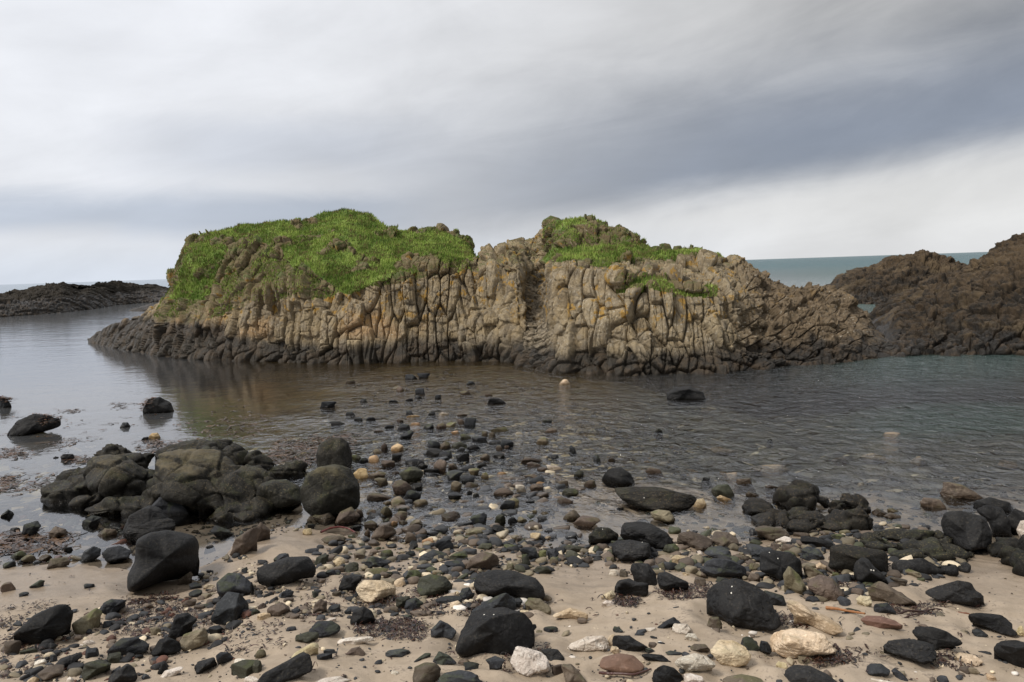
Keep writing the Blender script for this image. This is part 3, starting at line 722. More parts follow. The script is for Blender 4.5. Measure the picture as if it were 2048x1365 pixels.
def fit_outline(p, poly, th):
    # give the stone the outline it shows, by scaling each ray from its centre
    c, s = math.cos(th), math.sin(th)
    a, b_ = p[:, 0], p[:, 2]*c + p[:, 1]*s
    ang = np.arctan2(b_, a); rr = np.hypot(a, b_)
    nb = 72; k = ((ang+math.pi)/(2*math.pi)*nb).astype(int) % nb
    mx = np.array([rr[k == i].max() if (k == i).any() else np.nan for i in range(nb)])
    ix = np.arange(nb); good = ~np.isnan(mx); mx = np.interp(ix, ix[good], mx[good])
    poly = np.array(poly, float)
    tgt = np.zeros(nb)
    for i in range(nb):
        an = -math.pi + (i+.5)*2*math.pi/nb; d = np.array([math.cos(an), math.sin(an)]); best = 0
        for j in range(len(poly)):
            P0, P1 = poly[j], poly[(j+1) % len(poly)]; e = P1-P0
            den = d[0]*e[1]-d[1]*e[0]
            if abs(den) < 1e-9: continue
            tt = (P0[0]*e[1]-P0[1]*e[0])/den; ss = (P0[0]*d[1]-P0[1]*d[0])/den
            if tt > 0 and -1e-6 <= ss <= 1+1e-6: best = max(best, tt)
        tgt[i] = best if best > 0 else mx[i]
    f = tgt/mx; f = (np.roll(f, 1)+2*f+np.roll(f, -1))/4
    pos = (ang+math.pi)/(2*math.pi)*nb-.5; i0 = np.floor(pos).astype(int); fr_ = pos-i0
    sc = f[i0 % nb]*(1-fr_)+f[(i0+1) % nb]*fr_
    w_ = np.clip(rr/ (mx[k]+1e-9), 0, 1)
    sc = sc*w_ + 1.0*np.mean(f)*(1-w_)
    return p*sc[:, None]
CROP = {'A': (0, 740, 2.926), 'M': (600, 720, 2.926), 'P': (600, 740, 6.827), 'Q': (850, 740, 6.827), 'R': (700, 900, 6.827), 'S': (950, 900, 6.827),
        'T': (560, 960, 6.827), 'U': (1450, 1040, 6.827), 'V': (1200, 740, 2.415), 'W': (0, 1040, 3.938), 'X': (500, 1040, 3.938),
        'Y': (1000, 1040, 3.938), 'Z': (1500, 1040, 3.737), 'F': (0, 0, 1.0)}
PLACED = []          # (x, y, radius, px, py)
def place_rock(crop, colr, shape, nums, seed, name='stone', lvl=None, dep=None, par=None, raw=False, grow=1.0):
    ox, oy, sc = CROP[crop]
    pts = np.array(nums, float).reshape(-1, 2)/sc + np.array([ox, oy])
    x0, y0 = pts.min(0); x1, y1 = pts.max(0)
    cu, cv = (x0+x1)/2, (y0+y1)/2; wpx, hpx = x1-x0, y1-y0
    outline = None if len(pts) == 2 else pts
    d0 = ray(cu, cv); t0 = None
    p = ray_ground(cu, y1)
    dist = np.linalg.norm(p-C0)
    r = np.random.default_rng(seed)
    dr = d0/np.linalg.norm(d0)
    th = math.asin(-dr[2]); zf = dr@fwd
    asp = hpx/wpx
    rx, ry = cu-CX, cv-CY; rr2 = rx*rx+ry*ry+1; sx, sy = zf**(1+rx*rx/rr2), zf**(1+ry*ry/rr2)   # pixels to metres off the lens axis
    W = wpx/2/F*dist*sx
    kd = dep if dep else {'f': .75, 'c': .75, 'a': .8, 'r': .85, 'w': .6, 'l': .9, 'o': .8}[shape]
    Dp = W*kd*(min(1.0, asp*1.3) if asp < .5 else 1.0)**.5
    Dp = min(Dp, W*1.1)
    H = hpx/2/F*dist*sy
    Dp = min(Dp, H*.85/math.sin(th)) if th > .05 else Dp
    Hh = math.sqrt(max(H*H-(Dp*math.sin(th))**2, (H*.35)**2))/math.cos(th)
    # centre lies on the ray through the box's middle, a little behind the contact line
    t = dist + Dp*.55
    k = t/dist*grow; W *= k; H *= k; Hh *= k; Dp *= grow
    cen = C0 + dr*t
    if lvl is None: lvl = 6 if wpx > 75 else (5 if wpx > 26 else 4)
    v, Fc = rock_shape(seed, shape, lvl)
    a = r.uniform(0, 6.28); ca, sa = math.cos(a), math.sin(a)
    mxd = np.abs(v).max(0); v = v/mxd
    vv = v*np.array([W, Dp, Hh])
    if outline is not None:
        pl = (outline-np.array([cu, cv]))*np.array([sx, -sy])/F*t
        vv = fit_outline(vv, pl, th)
    else:
        b_ = vv[:, 2]*math.cos(th)+vv[:, 1]*math.sin(th)
        vv = vv*np.array([W/np.abs(vv[:, 0]).max(), 1, 1]); vv[:, 2] *= H/np.abs(b_).max(); 
    # turn the local frame towards the viewer's azimuth, with the camera's slight roll
    az_ = math.atan2(dr[0], dr[1]); cz, sz = math.cos(az_), math.sin(az_)
    X = vv[:, 0]*cz + vv[:, 1]*sz; Y_ = -vv[:, 0]*sz + vv[:, 1]*cz; Z = vv[:, 2] - vv[:, 0]*math.tan(ROLL)*.8
    gz = float(ground(cen[0], cen[1]))
    zb = cen[2]+Z.min()
    if zb > gz-.01:                      # reach down to the sand or sea bed
        low = Z < 0; k_ = (cen[2]-max(gz, -.16)+.015)/(-Z.min()); fr2 = 1+np.clip(-Z/(-Z.min()), 0, 1)*np.clip((k_-1)*.35, 0, .8); Z[low] *= k_; X = X*fr2; Y_ = Y_*fr2
    if gz > 0 and not raw:               # the rear underside rests on the sand
        tk = sstep(vv[:, 1]/Dp, -.05, .35)*(Z < -.15*Hh)
        Z = Z - tk*np.maximum(0, Z-(gz-.01-cen[2]))
    P = np.stack([X, Y_, Z], -1)
    if raw: return P+cen, Fc
    o = mesh_obj(name, P, Fc, MATS[colr], smooth=True, loc=tuple(cen), parent=par)
    PLACED.append((cen[0], cen[1], W, cu, cv, wpx, hpx, y1))
    return o

# boulders and stones that stand out: crop, material, shape, outline points or box (in that crop), name, label, short
HERO = '''
W|K|o|1085 130,1180 90,1330 75,1560 150,1592 230,1570 330,1520 430,1380 445,1200 500,1000 542,1005 400,1070 300|boulder|big upright black boulder with a flat tan crusted top beside the left pool|big upright black boulder
W|K|r|90 870,280 730,480 680,560 690,597 770,560 870,480 935,290 1000,190 980,130 900|boulder|large rounded black boulder lying on the sand near the left edge|large left-edge boulder
W|K|l|1000 0,1370 0,1390 70,1250 130,1080 150,985 90|boulder|broad black boulder in the pool just behind the upright black boulder|broad pool boulder
W|D|l|880 620,1010 650,940 700,880 760,770 700,820 640|rock|low dark rock with a pointed right end on the smooth left sand|low pointed rock
W|T|f|560 800,770 700,820 750,690 890,590 870|rock|tilted olive slab leaning on the right end of the large left boulder|tilted olive slab
W|D|r|1705 480,1800 410,1900 425,1990 520,2005 580,1930 615,1750 620,1710 560|boulder|smooth grey brown boulder with a darker boulder resting against its front|smooth grey brown boulder
W|D|a|1650 770,1720 640,1800 560,1900 590,1965 680,1930 780,1820 830,1690 800|boulder|dark grey boulder leaning against the front of the smooth grey brown boulder|leaning dark boulder
W|K|a|1320 890,1390 740,1480 730,1565 800,1500 860,1390 945,1330 930|boulder|pointed black boulder behind the cream crusted rock in the left foreground|pointed black boulder
W|T|c|1405 960,1450 890,1560 870,1620 855,1645 930,1600 1000,1470 1030,1420 1010|rock|cream crusted rock with yellow green weed along its lower right side|cream crusted rock
W|K|a|1190 1030,1260 930,1330 925,1420 980,1430 1050,1330 1085,1200 1070|boulder|blocky black boulder touching the left end of the cream crusted rock|blocky black boulder
W|D|f|830 1010,960 920,1090 935,1190 1020,1150 1070,1000 1080,900 1050|rock|flat purplish grey rock left of the blocky black boulder|flat purplish rock
W|K|r|400 1150,480 1080,640 1060,660 1100,560 1150,470 1180|rock|low smooth black rock near the bottom left behind the brown lump|low smooth black rock
W|B|r|290 1190,400 1140,510 1160,500 1240,340 1260|rock|brown rounded lump at the bottom left in front of a low black rock|brown rounded lump
W|G|l|640 1200,670 1110,800 1100,890 1160,820 1200,730 1220,660 1245|rock|greenish black humped rock near the bottom, left of the tapered black rock|greenish humped rock
W|K|a|840 1290,860 1210,1010 1135,1060 1180,1085 1270,1060 1300|boulder|tapered black rock cut by the bottom edge in the left foreground|tapered black rock
W|D|a|1700 1060,1740 1035,1800 1045,1845 1100,1800 1135,1710 1120|stone|round dark stone alone on clean sand right of the twin black lump|round dark stone
W|K|l|1530 1140,1560 1105,1690 1090,1710 1150,1620 1175,1550 1200|stone|knobbly twin lobed black stone alone on sand in the left foreground|twin lobed black stone
W|W|f|1240 1245,1300 1180,1430 1165,1450 1190,1370 1225|rock|thin pale slab in sand in front of the twin lobed black stone|thin pale slab
W|D|r|620 330,660 240,740 210,800 240,790 290,700 335|rock|left one of two dark rocks side by side at the left waterline|left waterline rock
W|D|r|800 250,850 210,950 205,1045 260,1010 320,900 350,840 330|rock|right one of two dark rocks side by side at the left waterline|right waterline rock
W|B|r|385 90,440 45,520 80,540 130,400 150|stone|brown round stone in shallow water left of the broad pool boulder|brown round shallows stone
W|D|a|165 110,190 30,300 10,330 60,250 110,180 135|rock|dark knobbly rock in the water at the left side|dark knobbly rock
W|B|f|765 110,830 65,920 85,920 125,800 145|stone|flat brown stone in the pool left of the broad pool boulder|flat brown pool stone
W|B|f|370 360,400 295,520 300,565 340,480 375|stone|flat brown stone on the left waterline above the smooth sand|flat brown waterline stone
W|D|f|220 520,320 475,365 490,300 535|stone|thin grey stone half sunk in the smooth sand at far left|thin sunken stone
W|B|w|1390 500,1400 470,1500 410,1525 440,1480 510|stone|leaning brown slab at the right foot of the big upright black boulder|leaning brown slab
X|K|o|40 400,90 345,300 290,480 300,530 400,500 450,300 510,130 520,60 470|boulder|large smooth black boulder lying on sand left of the cream and yellow block|large smooth black boulder
X|C|c|825 520,900 465,1060 480,1165 540,1100 600,960 660,880 640|boulder|large cream limestone block with a yellow stained left face in the middle foreground|cream and yellow block
X|K|a|690 540,740 430,880 450,885 480,830 530,840 585,720 580|rock|black rock touching the left end of the cream and yellow block|black rock by the block
X|K|r|1740 500,1800 410,1930 385,2100 400,2270 470,2325 560,2320 620,2240 650,2060 600,1870 600,1800 560|boulder|large domed black boulder with a vertical crease behind the pale stones|large domed boulder
X|K|a|1595 1020,1690 820,1750 710,1850 700,2000 680,2170 740,2235 820,2250 960,2180 1070,2100 1100,1950 1090,1850 1050,1740 1060,1660 1090|boulder|massive black boulder with a dark brown flank in the centre foreground|massive centre boulder
X|D|a|1705 735,1780 690,1900 620,2020 570,2100 640,2100 720,1950 730,1760 750|boulder|dark boulder wedged behind the top of the massive centre boulder|wedged dark boulder
X|K|a|60 1280,70 1200,300 1110,430 1050,480 1090,500 1190,460 1230,280 1270,200 1290|boulder|long slanting black boulder with a raised right end near the bottom edge|long slanting boulder
X|C|f|310 1090,350 1040,500 970,550 990,540 1030,440 1070,400 1070|rock|long thin cream slab behind the long slanting boulder|long thin cream slab
X|W|f|680 970,690 930,800 920,985 930,970 960,800 980|rock|narrow cream slab flush with the sand right of the long thin cream slab|narrow flush slab
X|K|r|785 790,820 700,900 680,960 720,990 800,930 830,850 835,790 830|rock|domed black rock on sand in front of the cream and yellow block|domed black rock
X|D|l|455 860,530 790,650 800,715 850,700 890,560 920,480 890|rock|dark rock with pale scratches and a hollow, left of the domed black rock|scratched dark rock
X|G|r|350 950,360 900,460 880,545 900,540 950,450 970|stone|mossy grey rounded stone touching the scratched dark rock|mossy grey stone
X|G|l|1310 560,1330 450,1420 425,1540 450,1595 520,1590 550,1480 590,1350 590|rock|broad mossy green rock right of the cream and yellow block|broad mossy rock
X|G|a|1220 450,1250 395,1320 395,1360 430,1320 480,1240 480|stone|small dark green rock behind the broad mossy rock|small dark green rock
X|B|a|1690 390,1740 300,1840 245,1950 280,1970 320,1900 390,1780 410|boulder|pyramid shaped reddish brown rock behind the large domed boulder|reddish brown pyramid rock
X|D|w|890 400,900 340,960 280,1030 300,1100 350,1000 380|rock|black wedge rock behind the cream and yellow block|black wedge rock
X|D|w|1425 930,1425 860,1500 785,1560 820,1635 885,1590 945,1500 920|rock|dark pyramid rock on sand just left of the massive centre boulder|dark pyramid rock
X|D|w|1435 1110,1490 1030,1570 1070,1640 1140,1560 1130,1500 1150|rock|dark wedge rock below the massive centre boulder with its tip to the right|dark wedge rock
X|D|f|1055 1080,1080 1020,1200 1015,1280 1040,1200 1080|stone|flat dark stone on open sand in the lower centre, behind the oval stone|flat dark open-sand stone
X|D|f|1285 1110,1380 1050,1430 1050,1420 1085,1320 1120|stone|small oval slate stone tilted on sand right of the flat dark stone|oval slate stone
X|B|r|1275 1250,1300 1150,1380 1120,1470 1130,1510 1180,1480 1250,1440 1300,1290 1300|boulder|rounded brown grey boulder near the bottom edge left of a shiny dark one|rounded brown boulder
X|D|a|1460 1290,1520 1200,1650 1180,1760 1200,1850 1290,1850 1310,1460 1310|boulder|shiny dark boulder cut by the bottom edge below the massive centre boulder|shiny dark boulder
X|B|r|130 700,160 670,250 650,310 690,320 720,240 760,170 760|stone|rounded grey brown stone left of the upright oval stone|rounded grey brown stone
X|B|r|490 730,510 660,560 620,610 660,600 720,540 745|stone|upright oval brown stone behind the scratched dark rock|upright oval stone
X|D|f|240 600,250 570,300 545,350 570,330 600,260 620|stone|grey angular stone in front of the large smooth black boulder|grey angular stone
X|W|f|490 1280,570 1240,720 1235,790 1275,780 1300,500 1300|rock|white slab cut by the bottom edge right of the long slanting boulder|white bottom slab
X|B|f|740 1060,800 1010,860 1000,905 1045,880 1075|stone|brown hump stone half buried in sand right of the long slanting boulder|half buried brown hump
X|C|c|1570 700,1580 650,1640 635,1675 670,1660 695,1600 710|stone|small cream stone behind the wedged dark boulder|small cream stone
X|D|r|1650 590,1670 540,1730 530,1760 590,1720 635,1670 630|stone|round dark stone left of the large domed boulder|round dark domeside stone
X|G|r|1150 680,1150 610,1250 600,1280 640,1240 700|stone|grey green stone in the seaweed beside the cream and yellow block|grey green stone
X|D|r|1215 690,1230 630,1310 610,1370 660,1340 700,1270 710|stone|blue grey stone in the seaweed beside the grey green stone|blue grey stone
X|B|a|945 140,1000 60,1060 40,1130 60,1160 110,1110 150,1000 180|boulder|brown hump rock with a pale ridge at the pool edge in the middle|brown pool-edge hump
X|D|a|1445 200,1480 160,1570 145,1605 200,1590 260,1520 260|boulder|dark pointed rock beyond the pyramid rock at the pool edge|dark pool-edge rock
Y|W|c|75 1120,130 990,230 1010,330 1040,390 1110,400 1200,330 1235,220 1235,130 1200|boulder|rough white limestone lump with dark pits right of the massive centre boulder|rough white lump
Y|K|r|320 1030,380 1010,460 1020,510 1090,480 1130,400 1130|rock|black rock tucked behind the rough white lump|black rock behind white lump
Y|B|r|480 1140,560 1130,620 1190,700 1300,520 1300|boulder|smooth brown boulder cut by the bottom edge right of the rough white lump|smooth brown bottom boulder
Y|M|o|775 1180,800 1090,930 1050,1060 1060,1130 1130,1140 1190,1050 1215,900 1210|boulder|smooth oval red brown cobble on sand near the bottom, a kelp strip before it|red brown cobble
Y|K|a|880 990,890 915,1020 910,1080 950,1180 1000,1080 1045,960 1030|boulder|black peaked rock with a cream edge behind the red brown cobble|black peaked rock
Y|W|c|510 1040,520 1000,680 920,830 905,860 960,840 1020,680 1035|boulder|long pale limestone block left of the black peaked rock|long pale block
Y|C|f|380 770,480 720,560 690,690 730,700 790,560 780|rock|flat pale orange rock on the open sand near the centre|flat pale orange rock
Y|T|c|190 670,220 610,320 620,400 690,400 740,320 740|rock|crusty yellow white rock right of the large domed boulder|crusty yellow white rock
Y|C|c|790 610,830 580,890 550,915 590,900 630,830 635|stone|yellowish pale stone behind the flat white stone at the scour hollow|yellowish hollow stone
Y|W|f|795 665,830 635,900 640,920 680,860 685|stone|flat white stone in the scour hollow in front of the yellowish stone|flat white hollow stone
Y|W|c|1345 880,1370 820,1480 815,1510 860,1470 900,1380 900|rock|rounded creamy white rock on sand right of a dark pointed stone|creamy white rock
Y|W|f|1455 930,1480 895,1540 895,1560 940,1500 950|stone|small pinkish white stone just in front of the creamy white rock|small pinkish stone
Y|D|a|1225 860,1300 800,1370 760,1435 810,1340 830,1280 865|rock|dark jagged rock touching the left side of the creamy white rock|dark jagged rock
Y|K|l|1615 620,1640 560,1750 480,1870 460,2000 500,2100 560,2170 700,2220 800,2140 850,1950 860,1800 850,1700 790,1620 720|boulder|huge smooth black boulder with two white specks on the right foreground sand|huge two-speck boulder
Y|B|a|1625 850,1650 770,1720 760,1750 810,1720 870|rock|upright brown stone at the left foot of the huge two-speck boulder|upright brown stone
Y|K|a|890 540,930 480,1020 460,1080 490,1175 490,1160 580,1100 600,1000 590,930 580|boulder|low black boulder with a concave front left of the cracked black boulder|low concave boulder
Y|K|a|1025 400,1040 345,1170 340,1230 420,1230 500,1160 520,1060 480|boulder|black block sitting behind the low concave boulder|black block behind
Y|K|l|1235 480,1240 420,1310 410,1400 450,1495 490,1450 560,1330 575,1260 550|boulder|cracked black boulder right of the low concave boulder|cracked black boulder
Y|D|a|1570 430,1600 340,1680 305,1830 310,1940 360,1945 430,1850 450,1700 460|boulder|broad dark boulder with a square notch behind the huge two-speck boulder|broad notched boulder
Y|K|l|940 140,960 30,1100 10,1190 25,1330 100,1365 160,1320 240,1190 240,1100 200,1000 180|boulder|large black boulder with curved creases at the pool edge in the middle|creased pool boulder
Y|K|l|870 210,900 165,1030 155,1190 180,1190 290,1050 320,930 330|boulder|black boulder directly in front of the creased pool boulder|boulder before the creased one
Y|S|r|690 190,700 120,760 60,860 60,940 110,920 170,780 210|boulder|dark green grey boulder with a white speck left of the creased pool boulder|white-speck pool boulder
Y|B|l|1380 190,1400 110,1500 90,1640 130,1690 170,1640 230,1500 230,1440 200|boulder|dark brown boulder with a flat yellowish top at the pool edge|flat-topped brown boulder
Y|B|l|1660 170,1690 90,1800 95,1870 140,1885 190,1830 230,1750 230|boulder|brown rounded boulder touching the right end of the flat-topped one|brown right-end boulder
Y|G|r|1280 250,1300 200,1380 185,1415 220,1390 270,1310 280|stone|green rounded stone in front of the creased pool boulder|green rounded stone
Y|D|l|1600 270,1640 220,1740 200,1820 240,1820 300,1700 310|boulder|dark low boulder between the flat-topped brown boulder and the notched one|dark low boulder
Y|G|f|260 400,290 365,370 365,410 400,350 430,280 425|stone|stone with a bright green mossy top alone on the sand|green-topped stone
Y|D|a|150 240,190 215,280 215,310 310,240 320,180 270|rock|dark square rock left of a green faced stone on the centre bar|dark square rock
Y|D|l|370 240,440 220,475 280,440 320,380 310|rock|dark rock on the centre bar just left of the weedy flat rock|dark bar rock
Y|G|f|480 220,540 195,660 210,690 250,600 260,500 260|rock|weedy flat rock at the pool edge on the centre bar|weedy flat rock
Y|K|f|1095 1070,1150 1055,1280 1060,1350 1110,1340 1135,1250 1120,1150 1100|rock|thin black slab tapering left beside the red brown cobble|thin black slab
Y|K|a|1190 1240,1230 1170,1290 1145,1370 1160,1440 1220,1450 1300,1210 1300|boulder|black faceted boulder at the bottom edge right of the red brown cobble|black faceted boulder
Y|W|c|1365 1140,1420 1090,1530 1050,1620 1060,1715 1130,1600 1200,1480 1215,1400 1180|boulder|broad jagged cream rock right of the thin black slab|broad jagged cream rock
Y|W|c|1445 1220,1500 1210,1600 1230,1600 1290,1450 1290|rock|low white rock between the black faceted boulder and the bottom edge|low white bottom rock
Y|C|c|1650 1050,1720 950,1840 945,1940 990,1985 1060,1940 1140,1860 1170,1740 1150|boulder|folded buff limestone rock with hollows in the right foreground|folded buff rock
Y|B|a|1495 1010,1530 980,1620 975,1665 1030,1600 1050,1510 1045|stone|brown angular stone behind the broad jagged cream rock|brown angular stone
Y|D|f|1295 1050,1340 1030,1440 1040,1420 1070,1320 1065|stone|flat slate stone behind the thin black slab|flat slate stone
Y|D|r|1055 910,1090 870,1130 875,1140 905,1090 918|stone|dark egg shaped stone behind the black peaked rock|dark egg stone
Y|D|a|885 870,900 840,940 845,975 880,920 885|stone|small dark pointed stone left of the dark egg stone|small pointed stone
Y|B|o|1720 1300,1800 1240,1900 1215,2050 1220,2100 1300|boulder|broad brown dome cut by the bottom edge left of the blue grey dome|broad brown dome
Z|D|a|70 950,80 905,130 910,170 960,150 1005,80 990|rock|dark rock at the left end of the big pale table block|dark rock by table block
Z|C|c|135 920,170 860,330 815,560 830,640 930,630 980,460 1010,320 1060,210 1040|boulder|big pale flat-topped limestone block in the right foreground|big pale table block
Z|C|c|245 640,290 610,380 625,450 680,600 720,720 800,600 835,440 780,330 740|boulder|long crusty buff rock slanting down in front of the huge two-speck boulder|long crusty buff rock
Z|K|o|240 1160,320 1095,450 1090,570 1130,660 1190,660 1230,300 1230|boulder|blue grey dome with a pale streak cut by the bottom edge|blue grey dome
Z|M|f|815 770,860 730,980 720,1100 740,1160 790,1080 800,960 815,870 800|rock|flat reddish brown rock at the end of the orange stick|flat reddish rock
Z|D|a|920 680,930 640,1030 615,1100 690,1050 720,950 715|rock|shiny dark rock behind the flat reddish rock|shiny dark rock
Z|C|c|790 600,820 570,900 565,915 610,870 660,820 650|stone|knobbly yellow stone left of the long tapering grey rock|knobbly yellow stone
Z|B|w|870 550,900 490,970 465,1080 520,1200 580,1310 620,1180 645,1080 640,1000 610,900 600|boulder|long tapering grey brown rock pointing right on the sand|long tapering rock
Z|K|a|1300 590,1310 560,1430 500,1560 445,1660 450,1690 510,1745 505,1755 620,1680 640,1500 620,1380 620|boulder|black boulder with a bite out of its top right corner on the right sand|bitten black boulder
Z|K|l|980 980,1020 930,1160 890,1290 885,1390 900,1390 1030,1300 1065,1160 1040,1040 1020|boulder|sleek black boulder with a hollow in front, left of a taller one|hollowed sleek boulder
Z|K|r|1200 870,1240 820,1350 800,1480 820,1600 890,1560 915,1430 950,1390 990,1300 960|boulder|sleek black boulder behind the hollowed one tapering to the right|tapering sleek boulder
Z|K|a|1610 740,1700 710,1880 695,1960 750,2005 790,2000 845,1850 840,1720 810,1640 790|boulder|shiny black boulder with a ridged top near the right edge|ridged black boulder
Z|K|a|1815 980,1870 920,1980 890,2100 900,2100 1110,1990 1095,1880 1050,1820 1020|boulder|black boulder cut by the right edge low in the frame|right-edge black boulder
Z|C|c|1505 1050,1560 1000,1680 1000,1750 1040,1700 1080,1620 1090|rock|pinkish cream rock left of the right-edge black boulder|pinkish cream rock
Z|D|r|860 1120,900 1080,980 1070,1050 1110,1040 1150,950 1170,880 1165|rock|dark rounded stone with a weedy tail near the bottom right|dark tailed stone
Z|D|r|1050 1140,1080 1110,1150 1150,1180 1180,1120 1190|stone|small dark stone touching the dark tailed stone|small tail stone
Z|K|o|70 250,150 230,300 235,380 290,395 400,340 420,240 470,180 430,75 400|boulder|big matt black block behind the pointed olive slab|big matt black block
Z|T|w|245 420,290 345,370 410,425 500,420 560,350 565,260 500|boulder|pointed olive brown slab standing against the big matt black block|pointed olive slab
Z|B|l|425 520,440 460,520 410,620 430,710 540,640 595,520 580|boulder|wrinkled brown rock right of the pointed olive slab|wrinkled brown rock
Z|T|f|390 370,420 335,500 370,570 410,520 440,440 440|rock|pale striped grey slab behind the wrinkled brown rock|pale striped slab
Z|S|o|585 220,680 190,860 200,1025 205,1045 400,960 400,780 410,585 390|boulder|large square black boulder with a white barnacled top edge|large barnacled square boulder
Z|K|a|770 400,780 340,830 285,880 290,930 350,1000 400,1040 470,900 500,800 470|boulder|dark upright rock standing in front of the barnacled square boulder|dark upright rock
Z|C|c|875 300,900 275,935 310,900 335|stone|small buff stone perched on the dark upright rock|small perched stone
Z|T|c|1145 390,1180 370,1280 390,1290 430,1230 435,1180 410|stone|yellow stained slab under the long knobbly ridge on the right|yellow stained slab
Z|B|c|1040 440,1080 430,1180 440,1170 480,1090 505|stone|pinkish grey rough stone right of the dark upright rock|pinkish grey rough stone
Z|C|c|490 340,520 320,575 345,550 385,500 365|stone|small yellow white stone left of the barnacled square boulder|small yellow white stone
Z|W|c|180 160,260 120,310 130,320 165,230 180|rock|white rounded rock with yellow patches behind the big matt black block|white rock with yellow patches
Z|B|c|230 220,250 180,330 185,360 240,290 240|rock|speckled pinkish brown rock in front of the white rock with yellow patches|speckled pinkish rock
Z|B|r|145 220,160 175,230 180,240 220,190 230|stone|rounded grey brown stone left of the speckled pinkish rock|rounded stone by speckled rock
Z|K|a|375 170,380 125,500 130,620 160,620 200,480 215,400 200|boulder|low flat black rock right of the white rock with yellow patches|low flat black rock
Z|B|l|20 70,100 45,260 60,300 110,280 150,170 160,60 110|boulder|brown ridged rock at the edge of the shallow pool on the right|brown ridged rock
Z|B|a|450 60,470 10,620 5,655 60,600 80,480 70|rock|flat topped brown slab in front of the two domed outcrop rocks|flat topped brown slab
Z|D|l|0 270,20 210,150 200,200 240,80 260,60 300|boulder|dark smooth rock left of the big matt black block|dark smooth rock
Z|D|l|380 230,430 200,520 215,560 280,480 310,400 290|boulder|dark greenish rock between the matt black block and barnacled boulder|dark greenish rock
Z|D|a|250 560,100 530,130 640,190 650,270 620|rock|blue grey angular rock leaning on the huge two-speck boulder|blue grey leaning rock
Z|D|r|410 600,440 570,500 570,525 600,480 625|stone|rough grey stone above the long crusty buff rock|rough grey stone
Z|D|f|690 680,730 660,830 670,820 705,720 700|stone|flat grey stone touching the orange stick|flat stick stone
Z|C|c|190 1090,210 1060,270 1065,285 1100,240 1118|stone|small round yellow white stone below the big pale table block|small round pale stone
V|K|r|1640 750,1660 700,1740 680,1860 700,1895 780,1880 860,1800 885,1720 860,1660 810|boulder|great round black boulder at the right beside another behind it|great round boulder
V|K|r|1810 690,1860 655,1940 660,1980 720,1990 800,1900 810,1880 740|boulder|black boulder with a crusty rim tucked behind the great round boulder|crusty rim boulder
V|K|r|1790 650,1880 615,1980 630,2005 680,1900 690,1830 670|boulder|long grey boulder at the right water edge behind the crusty rim boulder|long grey water-edge boulder
V|K|a|1960 730,2000 670,2060 690,2100 760,2000 800|boulder|black rock on the right edge beyond the crusty rim boulder|black right-edge rock
V|W|c|2010 780,2030 730,2100 720,2100 850,2040 840|boulder|white crusted rock cut by the right edge beside the dark boulders|white crusted rock
V|B|c|1645 600,1660 540,1750 555,1850 600,1850 625,1700 630|boulder|pinkish brown pyramid of rough rock standing in the pool at right|pinkish pool pyramid
V|B|f|1540 650,1560 620,1640 620,1670 655,1620 672|rock|flat brown rock in the pool left of the pinkish pool pyramid|flat brown pool rock
V|B|r|1310 690,1340 668,1390 690,1370 710,1320 708|stone|brown stone at the right foot of the two domed outcrop rocks|brown outcrop-foot stone
V|B|r|1365 710,1400 690,1455 700,1450 722,1390 725|stone|smooth brown stone right of the outcrop-foot stone|smooth brown pool stone
V|T|f|1385 675,1410 668,1445 680,1435 695,1395 692|stone|pale brown flat stone behind the smooth brown pool stone|pale flat pool stone
V|K|r|5 530,40 480,100 468,150 500,170 550,120 568,40 565|boulder|dark blue grey dome standing in the water in the middle|blue grey water dome
V|S|l|50 575,120 562,300 565,440 590,475 625,400 680,280 685,180 665,100 630|boulder|long low striped dark rock lying in the pool near the centre|long striped pool rock
V|T|c|240 690,280 675,340 680,365 720,350 745,260 725|rock|yellow brown knobbly rock in front of the long striped pool rock|yellow brown knobbly rock
V|G|a|535 580,570 555,620 550,645 590,630 620,560 605|rock|mossy dark rock with a green top in the pool right of the striped rock|mossy pool rock
V|B|a|657 530,730 520,735 558,660 560|stone|square brown block standing in the pool|square brown block
V|B|f|795 565,820 555,865 565,860 580,810 580|stone|low grey brown stone in the pool left of the domed outcrop|low grey brown pool stone
V|B|f|700 600,720 587,770 605,760 618,710 615|stone|flat pale brown stone in the pool left of the domed outcrop|flat pale brown stone
V|C|c|450 660,470 625,500 620,515 650,490 678|stone|bright yellow white stone right of the long striped pool rock|bright yellow white stone
V|O|c|555 620,580 605,640 625,620 640|stone|orange pale stone under the mossy pool rock|orange pale stone
V|B|f|218 490,240 470,290 480,300 500,250 508|stone|flat brown stone in the water right of the blue grey water dome|flat brown water stone
V|K|r|318 115,360 85,440 75,500 110,510 135,440 150,340 148|boulder|broad black dome in open water before the island, right of centre|broad black water dome
V|D|a|262 300,285 280,302 295,290 308|stone|small black stone alone in open water right of centre|lone small black stone
V|D|f|805 340,825 332,835 342,815 347|stone|tiny dark stone barely above open water far right|tiny open-water stone
V|D|a|492 540,500 518,530 520,535 542|stone|small black stone in the pool behind the mossy pool rock|small black pool stone
Q|C|c|1822 190,1900 128,1945 135,1985 195,1940 206,1850 204|stone|bright cream pointed stone alone in the water before the island|bright cream water stone
Q|K|r|850 470,870 400,940 375,1010 385,1100 440,1050 470,950 485,880 488|boulder|black dome in the water in the middle distance|mid-distance black dome
A|D|l|0 150,40 170,60 200,40 225,0 228|boulder|weed covered rock in the water cut by the left edge|left-edge weed rock
A|K|l|50 350,100 290,200 255,300 270,370 310,340 335,200 350,100 385|boulder|black boulder with brown weed in calm water at the left|weedy left boulder
A|K|r|835 230,870 170,940 158,1005 200,1008 245,900 260|boulder|rounded black rock with brown weed on its left in calm water|rounded weedy rock
